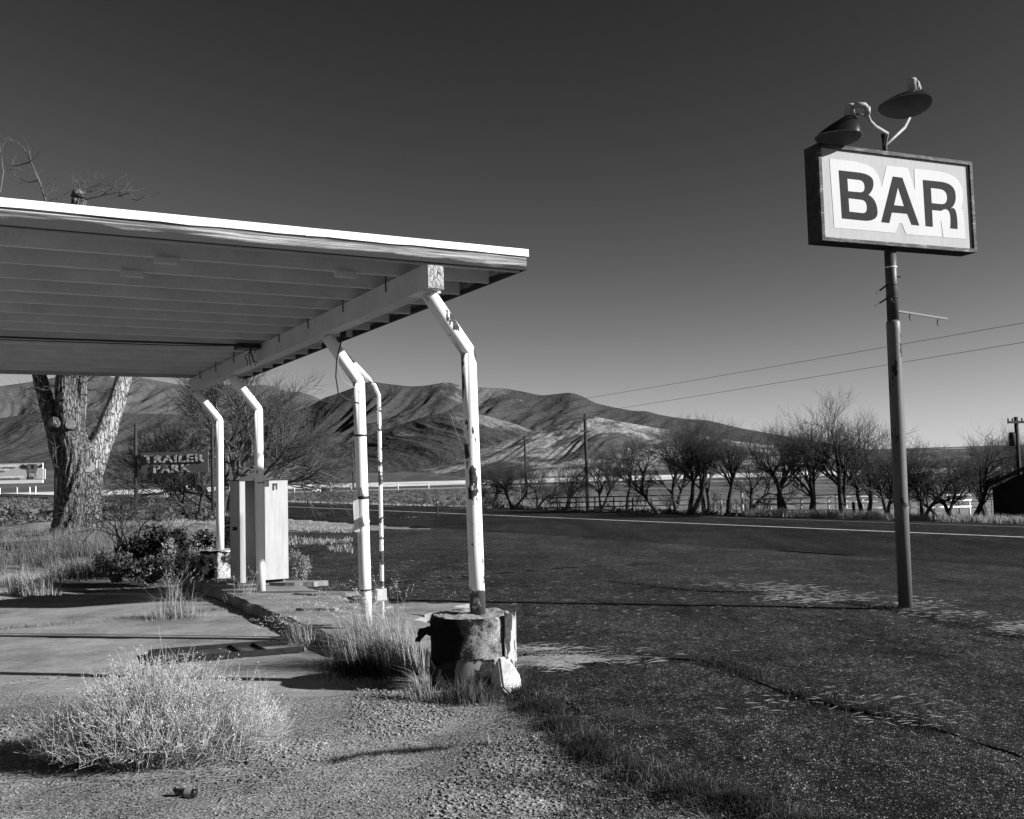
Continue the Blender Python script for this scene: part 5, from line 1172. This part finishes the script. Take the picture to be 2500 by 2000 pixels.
# dark frame of a fallen sign lying on the slab
fr = thing('fallen_sign', 'dark metal sign frame lying face up on the slab', 'fallen sign', atz(540, 1598, -.126))
zf = -.122
A0 = atz(368, 1600, zf); A1 = atz(703, 1574, zf); B0 = atz(380, 1624, zf); B1 = atz(742, 1592, zf)
def frbar(p, q, nm='rail', w=.02, h=.055): b = MB(); b.bar(p + ZZ * (h / 2 + .004), q + ZZ * (h / 2 + .004), w, h); return b.build(nm, MAT['dark_metal'], fr)
frbar(A0, A1); frbar(B0, B1); frbar(A0, B0, 'end_bar', .05, .05)
def lrp(a, b_, t): return a * (1 - t) + b_ * t
cuts = [.02, .17, .56, .58, .74]
for t in (.575, .745): frbar(lrp(A0, A1, t), lrp(B0, B1, t), 'cross_bar', .018, .045)
for t0, t1 in ((.03, .17), (.178, .565), (.59, .735)):
    e = .06; b = MB(); q = [lrp(lrp(A0, A1, t0), lrp(B0, B1, t0), e), lrp(lrp(A0, A1, t1), lrp(B0, B1, t1), e), lrp(lrp(A0, A1, t1), lrp(B0, B1, t1), 1 - e), lrp(lrp(A0, A1, t0), lrp(B0, B1, t0), 1 - e)]
    b.poly([p + ZZ * .018 for p in q], (0, 0, .004)); pn = b.build('panel', MAT['panel_dark'], fr)
    for k in range(3):
        cc = lrp(lrp(A0, A1, lrp(t0, t1, .35 + .12 * k)), lrp(B0, B1, lrp(t0, t1, .35 + .12 * k)), .35 + .15 * k); b = MB(); b.box(cc + ZZ * .0235, ((A1 - A0) / np.linalg.norm(A1 - A0), np.array([-.3, .95, 0]), ZZ), (.03, .006, .0006)); b.build('faded_print', MAT['label'], pn)
cc = lrp(lrp(A0, A1, .23), lrp(B0, B1, .23), .45) + ZZ * .024; b = MB(); th = np.linspace(.4, 5.6, 24); b.tube([cc + np.array([.075 * math.cos(t), .05 * math.sin(t), 0]) for t in th], .004, 5); b.build('faded_ring', MAT['label'], fr)

# ================================================================ ALONG THE HIGHWAY
def gtop(px, ybase): return gnd(px, ybase)
pt = np.array([0, 0, 0.]); r0 = ray(1068, 1262); lo = 20.; hi = 90.
for _ in range(50):
    m_ = (lo + hi) / 2
    if EYE + r0[2] * m_ > float(lotz(r0[0] * m_, m_)): lo = m_
    else: hi = m_
pt = np.array([r0[0] * lo, lo, float(lotz(r0[0] * lo, lo))])
dl = thing('delineator_post', 'short dark marker post at the near edge of the highway', 'marker post', pt)
hh = (at(1066, 1222, lo) - pt)[2]; b = MB(); b.tube([pt - ZZ * .1, pt + ZZ * hh * .8, pt + ZZ * hh], [.055, .05, .03], 8); b.build('shaft', MAT['wood_pole'], dl); b = MB(); b.tube([pt + ZZ * hh * .82, pt + ZZ * hh * .95], .056, 8); b.build('reflector_band', MAT['label'], dl)
n = 240; Q = pt + np.stack([rg.normal(0, .9, n), rg.normal(0, .5, n), 0 * rg.random(n)], 1); Q[:, 2] = lotz(Q[:, 0], Q[:, 1]) + .02
V, T = pebbles(rg, Q, .02 + .03 * rg.random(n)); tag(mesh_obj('rubble', V, T, MAT['gravel'], None, False, 'stuff'), 'low heap of rubble round the highway marker post', 'rubble')

def pole(name, label, px, ytop, Y, r, mat='wood_pole', arms=(), insul=True, cat='utility pole', group=None, lean=0., extra=None, ybase=None):
    tp = at(px, ytop, Y); z0 = float(zg(tp[0], Y)); b0 = np.array([tp[0] + lean, Y, z0 - .2]); t = thing(name, label, cat, (b0[0], Y, z0), group)
    b = MB(); b.tube([b0, (b0 + tp) / 2, tp], [r * 1.25, r * 1.1, r], 10); b.build('shaft', MAT[mat], t, True)
    for dz, w_, ang in arms:
        c = tp - ZZ * dz; d = np.array([math.cos(ang), math.sin(ang), 0]); b = MB(); b.bar(c - d * w_ - np.array([0, r * 1.2, 0]), c + d * w_ - np.array([0, r * 1.2, 0]), .09, .11); ar_ = b.build('crossarm', MAT[mat], t)
        if insul:
            for s_ in (-.95, -.5, .5, .95):
                b = MB(); q = c + d * w_ * s_ - np.array([0, r * 1.2, 0]); b.tube([q + ZZ * .05, q + ZZ * .13, q + ZZ * .2], [.03, .045, .02], 8); b.build('insulator', MAT['grey_rail'], ar_)
    return t, tp
G = 'utility poles along the highway'
p1, p1t = pole('utility_pole', 'tall crossarm pole standing among the trees left of centre', 1428, 1012, 75, .12, arms=((.3, .75, .3), (1.3, .4, .3)), group=G)
p2, p2t = pole('utility_pole', 'distant utility pole just right of the front post', 1281, 1064, 150, .16, arms=((.6, 1.2, .3),), group=G)
p3, p3t = pole('utility_pole', 'pole with a transformer behind the barn', 2480, 1018, 46, .09, arms=((.25, .5, .2),), group=G)
b = MB(); c = p3t + np.array([-.28, -.1, -1.05]); b.tube([c - ZZ * .3, c + ZZ * .28, c + ZZ * .34], [.15, .15, .1], 14); b.build('transformer', MAT['wood_pole'], p3, True)
b = MB(); b.bar(p3t - ZZ * .8, p3t + np.array([-.35, -.05, -.75]), .05, .06); b.build('bracket', MAT['wood_pole'], p3)
p4, p4t = pole('utility_pole', 'slim distant pole between second post and spreading tree', 861, 1106, 120, .12, group=G)
p5, p5t = pole('utility_pole', 'thick pole half hidden behind the big trunk', 139, 1120, 41, .1, group=G)
p6, p6t = pole('utility_pole', 'far utility pole hidden behind the front canopy post', 1157, 1010, 260, .2, group=G)
def wire(name, label, a, b_, sag, r, group='power lines', mat='black_wire'):
    t = np.linspace(0, 1, 40)[:, None]; P = np.asarray(a) * (1 - t) + np.asarray(b_) * t - ZZ * (4 * sag * t * (1 - t)); m = MB(); m.tube(P, np.interp(np.linspace(0, 1, 40), [0, 1], [r[0], r[1]]), 5, False)
    return tag(m.build(name, MAT[mat]), label, 'power line', group)
wire('power_line', 'upper of the two thin power lines crossing the sky', at(2900, 718, 28), at(1157, 1012, 260), .35, (.008, .035))
wire('power_line', 'lower of the two thin power lines crossing the sky', at(2900, 769, 28), at(1160, 1046, 260), .35, (.008, .035))
wire('power_line', 'sagging pale line from the crossarm pole to the far pole', p1t + np.array([-.6, 0, -.2]), at(1100, 990, 260), 6., (.02, .05), mat='twig_pale')
wire('power_line', 'lower sagging pale line left of the crossarm pole', p1t + np.array([-.6, 0, -1.2]), at(1100, 1010, 260), 9., (.02, .05), mat='twig_pale')

# white pipe rails, grey corral and barn across the highway
def rails(name, label, px0, px1, Y, ys, posts_px, mat, r=.03, group='pipe fences across the highway', ypost=None):
    a = at(px0, 1235, Y); t = thing(name, label, 'fence', (a[0], Y, float(zg(a[0], Y))), group)
    for y_ in ys:
        p0 = at(px0, y_, Y); p1_ = at(px1, y_ + 2, Y); p1_[2] = p0[2] - .06 if px1 > px0 else p0[2]; m = MB(); m.tube([p0, (p0 + p1_) / 2, p1_], r, 8); m.build('rail', MAT[mat], t, True)
    for px, yt in posts_px:
        p0 = at(px, yt, Y + .06); m = MB(); m.tube([np.array([p0[0], p0[1], min(float(zg(p0[0], p0[1])), p0[2] - .9) - .1]), p0], r * 1.25, 8); m.build('post', MAT[mat], t, True)
    return t
rails('pipe_fence', 'white pipe fence with three rails between sign pole and barn', 1835, 2372, 50, (1219, 1232, 1248), [(1880, 1217), (1955, 1216), (2022, 1217), (2065, 1216), (2105, 1217), (2184, 1217), (2247, 1218), (2308, 1219), (2366, 1220)], 'white_rail', .045)
rails('pipe_fence', 'tall pale pipe gate frame right of the sign pole', 2240, 2254, 54, (1206,), [(2240, 1204), (2254, 1202)], 'white_rail', .03)
rails('corral_fence', 'corral rails coloured dark for tree shade, behind the bare trees', 1340, 1960, 57, (1216, 1228, 1240), [(p, 1215) for p in range(1360, 1960, 46)], 'grey_rail', .035)  # tree shade put into the grey of these rails
rails('corral_fence', 'dark back rails beyond the white pipe fence', 1960, 2440, 62, (1210, 1216), [(p, 1209) for p in range(1980, 2440, 60)], 'grey_rail', .035)
rails('corral_fence', 'thin dark wire fence beside the barn', 2372, 2440, 49, (1224, 1239), [(2394, 1220), (2420, 1222)], 'grey_rail', .015)
for k, (px, yt, yb, lab) in enumerate([(1809, 1177, 1255, 'pale weathered fence post under the bare trees'), (2083, 1225, 1256, 'short dark fence post left of the sign pole'), (1366, 1222, 1252, 'pale leaning post left of the crossarm pole'), (1760, 1222, 1255, 'pale post left of the single-trunk tree')]):
    Y = 36.3 / (QN[0] * ray(px, 1250)[0] + QN[1]); p0 = at(px, yt, Y); z0 = float(zg(p0[0], Y)); m = MB(); m.tube([np.array([p0[0] + .03, Y, z0 - .2]), p0 - ZZ * .05, p0], [.075, .065, .04], 9); tag(m.build('fence_post', MAT['wood_pole' if k == 1 else 'pale_pole']), lab, 'fence post', 'single posts on the far verge')

Yb = 40.; w0 = at(2423, 1200, Yb); zb0 = float(zg(w0[0], Yb)) - .1
barn = thing('barn', 'low black weatherboarded barn at the right edge', 'barn', (w0[0] + 3, Yb + 1, zb0))
ez = at(2418, 1189, Yb)[2]; L = 6.5; rise = 2.0; dpt = 6.; peak = .62 * L
E1 = np.array([math.cos(.46), -math.sin(.46), 0.]); E2 = np.array([math.sin(.46), math.cos(.46), 0.])
def BP(a_, d_, z_): return np.array([w0[0], Yb, 0]) + E1 * a_ + E2 * d_ + ZZ * z_
def rz(t): return ez + (rise * t / peak if t < peak else rise * (1 - (t - peak) / (L - peak) * .6)) - .06
nbd = 30
for k in range(nbd):
    ta, tb = L * k / nbd, L * (k + 1) / nbd - .004; dd = .012 * (k % 2)
    m = MB(); m.poly([BP(ta, dd, zb0), BP(tb, dd, zb0), BP(tb, dd, rz(tb)), BP(ta, dd, rz(ta))], E2 * .03); m.build('wall_board', MAT['barn'], barn)
m = MB(); m.poly([BP(.05, dpt, zb0), BP(L - .05, dpt, zb0), BP(L - .05, dpt, rz(L - .05) - .1), BP(peak, dpt, rz(peak) - .1), BP(.05, dpt, rz(.05) - .1)], E2 * .03); m.build('back_wall', MAT['barn'], barn)
m = MB(); m.poly([BP(.05, .06, zb0), BP(L - .05, .06, zb0), BP(L - .05, .06, rz(L - .05) - .1), BP(peak, .06, rz(peak) - .1), BP(.05, .06, rz(.05) - .1)], E2 * .02); m.build('sheathing', MAT['barn'], barn)
for ta in (.02, L - .02):
    m = MB(); m.box(BP(ta, dpt / 2 + .06, (zb0 + ez - .1) / 2), (E1, E2, ZZ), (.02, dpt / 2, (ez - .1 - zb0) / 2)); m.build('side_wall', MAT['barn'], barn)
m = MB(); e0 = BP(-.32, -.35, ez - .09); pk = BP(peak, -.35, ez + rise + .02)
m.poly([e0, pk, pk + ZZ * .09, e0 + ZZ * .09], E2 * (dpt + .7)); m.build('roof', MAT['barn_roof'], barn)
m = MB(); e1 = BP(L + .3, -.35, ez + rise * .4); m.poly([pk + ZZ * .001, e1, e1 + ZZ * .09, pk + ZZ * .091], E2 * (dpt + .7)); m.build('roof', MAT['barn_roof'], barn)

# ================================================================ LEFT DISTANCE
def letters(text, name, org, xd, height, mat, parent, width=None, th=.02, bold=.02, spc=1.):
    cu = bpy.data.curves.new(name, 'FONT'); cu.body = text; cu.size = 1.; cu.extrude = th / height; cu.offset = bold; cu.space_character = spc; cu.resolution_u = 3
    tmp = bpy.data.objects.new('tmp', cu); COL.objects.link(tmp); dg = bpy.context.evaluated_depsgraph_get(); dg.update(); me = bpy.data.meshes.new_from_object(tmp.evaluated_get(dg))
    V = np.empty(len(me.vertices) * 3); me.vertices.foreach_get('co', V); V = V.reshape(-1, 3); fs = [tuple(p.vertices) for p in me.polygons]; bpy.data.objects.remove(tmp); bpy.data.meshes.remove(me)
    mn, mx = V.min(0), V.max(0); sx = (width or height * (mx[0] - mn[0]) / (mx[1] - mn[1])) / (mx[0] - mn[0]); sy = height / (mx[1] - mn[1]); nrm = np.array([xd[1], -xd[0], 0.])
    Wd = np.asarray(org) + ((V[:, 0] - mn[0]) * sx)[:, None] * np.asarray(xd) + ((V[:, 1] - mn[1]) * sy)[:, None] * ZZ + (V[:, 2] * height)[:, None] * nrm
    return mesh_obj(name, Wd, fs, mat, parent)
YS = 50.
ts = thing('trailer_park_sign', 'rusty sign reading TRAILER PARK hung between two poles', 'sign', (at(424, 1250, YS)[0], YS, float(zg(at(424, 1250, YS)[0], YS))))
for px in (331, 518):
    tp = at(px, 1037, YS); z0 = float(zg(tp[0], YS)) - .2; m = MB(); m.tube([np.array([tp[0], YS, z0]), tp, tp + ZZ * .1], [.085, .075, .03], 10); m.build('pole', MAT['wood_pole'], ts, True)
XD = np.array([1., 0, 0]); pa = at(348, 1159, YS); pb = at(510, 1105, YS)
m = MB(); m.box(((pa[0] + pb[0]) / 2, YS - .1, (pa[2] + pb[2]) / 2 + .05), (XD, np.array([0, 1., 0]), ZZ), ((pb[0] - pa[0]) / 2, .06, (pb[2] - pa[2]) / 2 + .02)); tpn = m.build('panel', MAT['trailer_sign'], ts)
q = at(354, 1131, YS); q2 = at(501, 1131, YS); letters('TRAILER', 'lettering', (q[0], YS - .2, q[2]), XD, 19 * YS / F, MAT['trailer_letters'], tpn, q2[0] - q[0], .03, .03, 1.15)
q = at(378, 1155, YS); q2 = at(468, 1155, YS); letters('PARK', 'lettering', (q[0], YS - .2, q[2]), XD, 19 * YS / F, MAT['trailer_letters'], tpn, q2[0] - q[0], .03, .03, 1.15)
for yy in (1112, 1128, 1155):
    m = MB(); a_ = at(331, yy, YS); c_ = at(349, yy, YS); m.bar(a_, c_, .04, .03); m.build('hanger', MAT['wood_pole'], ts)
    m = MB(); a_ = at(509, yy, YS); c_ = at(518, yy, YS); m.bar(a_, c_, .04, .03); m.build('hanger', MAT['wood_pole'], ts)
q = at(322, 1083, YS); m = MB(); m.tube([q + np.array([.1, 0, .25]), q + np.array([0, 0, .2]), q, q - ZZ * .02], [.03, .05, .1, .2], 12); m.build('floodlight', MAT['dark_metal'], ts, True)
m = MB(); m.tube([q + np.array([.15, 0, .0]), at(327, 1098, YS), at(330, 1112, YS)], .012, 5); m.build('cable', MAT['black_wire'], ts)

YB = 290.
def B(px, py, dy=0.): return at(px, py, YB + dy)
bbx = thing('billboard', 'wide billboard printed with a cow, beyond the sagebrush', 'billboard', (B(40, 1215)[0], YB, float(zg(B(40, 1215)[0], YB))))
def quad(nm, pts, mat, par, dy=0., th=.1): m = MB(); m.poly([B(x_, y_, dy) for x_, y_ in pts], (0, th, 0)); return m.build(nm, MAT[mat], par)
pn = quad('panel', [(-330, 1141), (104, 1130), (104, 1170), (-330, 1180)], 'billboard', bbx, 0, .6)
quad('apron', [(-330, 1181), (104, 1171), (104, 1179), (-330, 1190)], 'bb_white', bbx, -.1, .5)
m = MB(); [m.tube([B(a_, c_), B(d_, e_)], .12, 6) for a_, c_, d_, e_ in ((105, 1146, 110, 1146), (110, 1146, 110, 1169), (104, 1169, 110, 1169))]; m.build('ladder_frame', MAT['bb_white'], bbx)
def cw(pts): return [(x_ * .0928, 1080 + y_ * .0928) for x_, y_ in pts]
def printp(nm, pts, mat, dy): return quad(nm, cw(pts), mat, pn, dy, .02)
printp('print', [(950, 680), (1115, 660), (1112, 960), (950, 960)], 'cow_light', -.06)
printp('print', [(700, 962), (745, 860), (785, 962)], 'cow_dark', -.07)
printp('print', [(725, 575), (985, 570), (985, 700), (950, 830), (930, 960), (770, 960), (745, 830), (722, 700)], 'cow_mid', -.10)
printp('print', [(530, 615), (600, 578), (722, 622), (722, 692), (620, 690), (545, 655)], 'cow_dark', -.13)
printp('print', [(985, 640), (1110, 565), (1114, 660), (988, 668)], 'cow_dark', -.13)
printp('print', [(810, 585), (905, 590), (900, 690), (830, 700)], 'cow_dark', -.13)
printp('print', [(772, 828), (922, 828), (925, 950), (775, 955)], 'cow_light', -.13)
for pts in ([(795, 850), (830, 865), (822, 885), (800, 880)], [(885, 862), (915, 850), (912, 880), (890, 885)], [(785, 908), (910, 900), (880, 945), (800, 948)], [(730, 690), (765, 695), (760, 715), (735, 712)], [(950, 690), (978, 685), (972, 708), (952, 710)]): printp('print', pts, 'cow_dark', -.16)
for txt, x0, x1, y0, y1 in (('RAL CONFERENCE', 0, 46, 1136, 1140.5), ('7,', 0, 4.5, 1144.5, 1148.5), ('2025', 7, 21, 1144.5, 1148.5), ('A CONVENTION CENTER', 0, 58, 1163.5, 1167.5)):
    q = B(x0, y1, -.3); q2 = B(x1, y1, -.3); letters(txt, 'print', q, XD, (y1 - y0) * YB / F, MAT['bb_white'], pn, q2[0] - q[0], .02, .0)
for px, yt, yb_ in ((42, 1178, 1204), (73, 1178, 1214), (87, 1176, 1206), (0, 1180, 1212), (-60, 1182, 1212), (-150, 1184, 1214), (-240, 1186, 1216)):
    p0 = B(px, yt, .6); m = MB(); m.tube([np.array([p0[0], p0[1], float(zg(p0[0], p0[1])) - .5]), p0], .17, 8); m.build('post', MAT['bb_white'], bbx, True)

for k, (px, yt, lab) in enumerate([(718, 1176, 'pale far pole nearest the pump housing'), (781, 1179, 'pale far pole beside the white car'), (807, 1177, 'pale far pole right of the black truck'), (858, 1180, 'pale far pole beside the slim dark pole'), (971, 1179, 'pale far pole just right of the conduit'), (1046, 1179, 'pale far pole nearest the front post'), (655, 1172, 'pale far pole hidden in the spreading tree'), (430, 1168, 'pale far pole below the trailer park sign'), (455, 1170, 'pale far pole below the word PARK')]):
    pole('far_pole', lab, px, yt, 430 if k < 7 else 330, .27, 'pale_pole', cat='pole', group='pale poles along the far road')
fs_ = thing('far_sign', 'small pale sign on two posts below the trailer park sign', 'sign', (at(405, 1205, 240)[0], 240, float(zg(at(405, 1205, 240)[0], 240))))
for px in (401, 407):
    p0 = at(px, 1175, 240); m = MB(); m.tube([np.array([p0[0], 240, float(zg(p0[0], 240)) - .3]), p0], .13, 8); m.build('post', MAT['pale_pole'], fs_)
m = MB(); m.box(at(412, 1174, 239.7), (XD, np.array([0, 1., 0]), ZZ), (.55, .06, .32)); m.build('panel', MAT['bb_white'], fs_)

def vehicle(name, label, px, Y, L, Hh, mat, truck=False):
    c = at(px, 1205, Y); z0 = float(zg(c[0], Y)) + .0; t = thing(name, label, 'truck' if truck else 'car', (c[0], Y, z0), 'vehicles on the far road'); x0 = c[0] - L / 2
    prof = ([(0, .45), (0, 1.15), (.36, 1.15), (.38, 1.2), (.42, 1.9), (.68, 1.9), (.76, 1.25), (.98, 1.1), (1, .5)] if truck else [(0, .4), (.02, .95), (.16, 1.0), (.30, 1.45), (.62, 1.45), (.76, 1.02), (.96, .9), (1, .45)])
    P = [(x0 + L * a, Y - .9, z0 + b_ * Hh) for a, b_ in prof]; m = MB(); m.poly(P, (0, 1.8, 0)); m.build('body', MAT[mat], t)
    wn_ = [(.45, 1.3), (.47, 1.8), (.66, 1.8), (.72, 1.3)] if truck else [(.24, 1.05), (.33, 1.38), (.6, 1.38), (.69, 1.05)]; m = MB(); m.poly([(x0 + L * a, Y - .92, z0 + b_ * Hh) for a, b_ in wn_], (0, 1.84, 0)); m.build('window', MAT['glass'], t)
    for f in (.18, .8):
        for s_ in (-.92, .72): 
            m = MB(); cc = np.array([x0 + L * f, Y + s_, z0 + .38]); m.tube([cc, cc + np.array([0, .2, 0])], .38, 14); m.build('wheel', MAT['tyre'], t)
    return t
vehicle('car', 'small white car on the far road right of the pump housing', 773, 425, 3.6, .95, 'car_white'); vehicle('pickup_truck', 'black pickup truck on the far road beside the white car', 792, 432, 4.0, 1.0, 'car_dark', True)
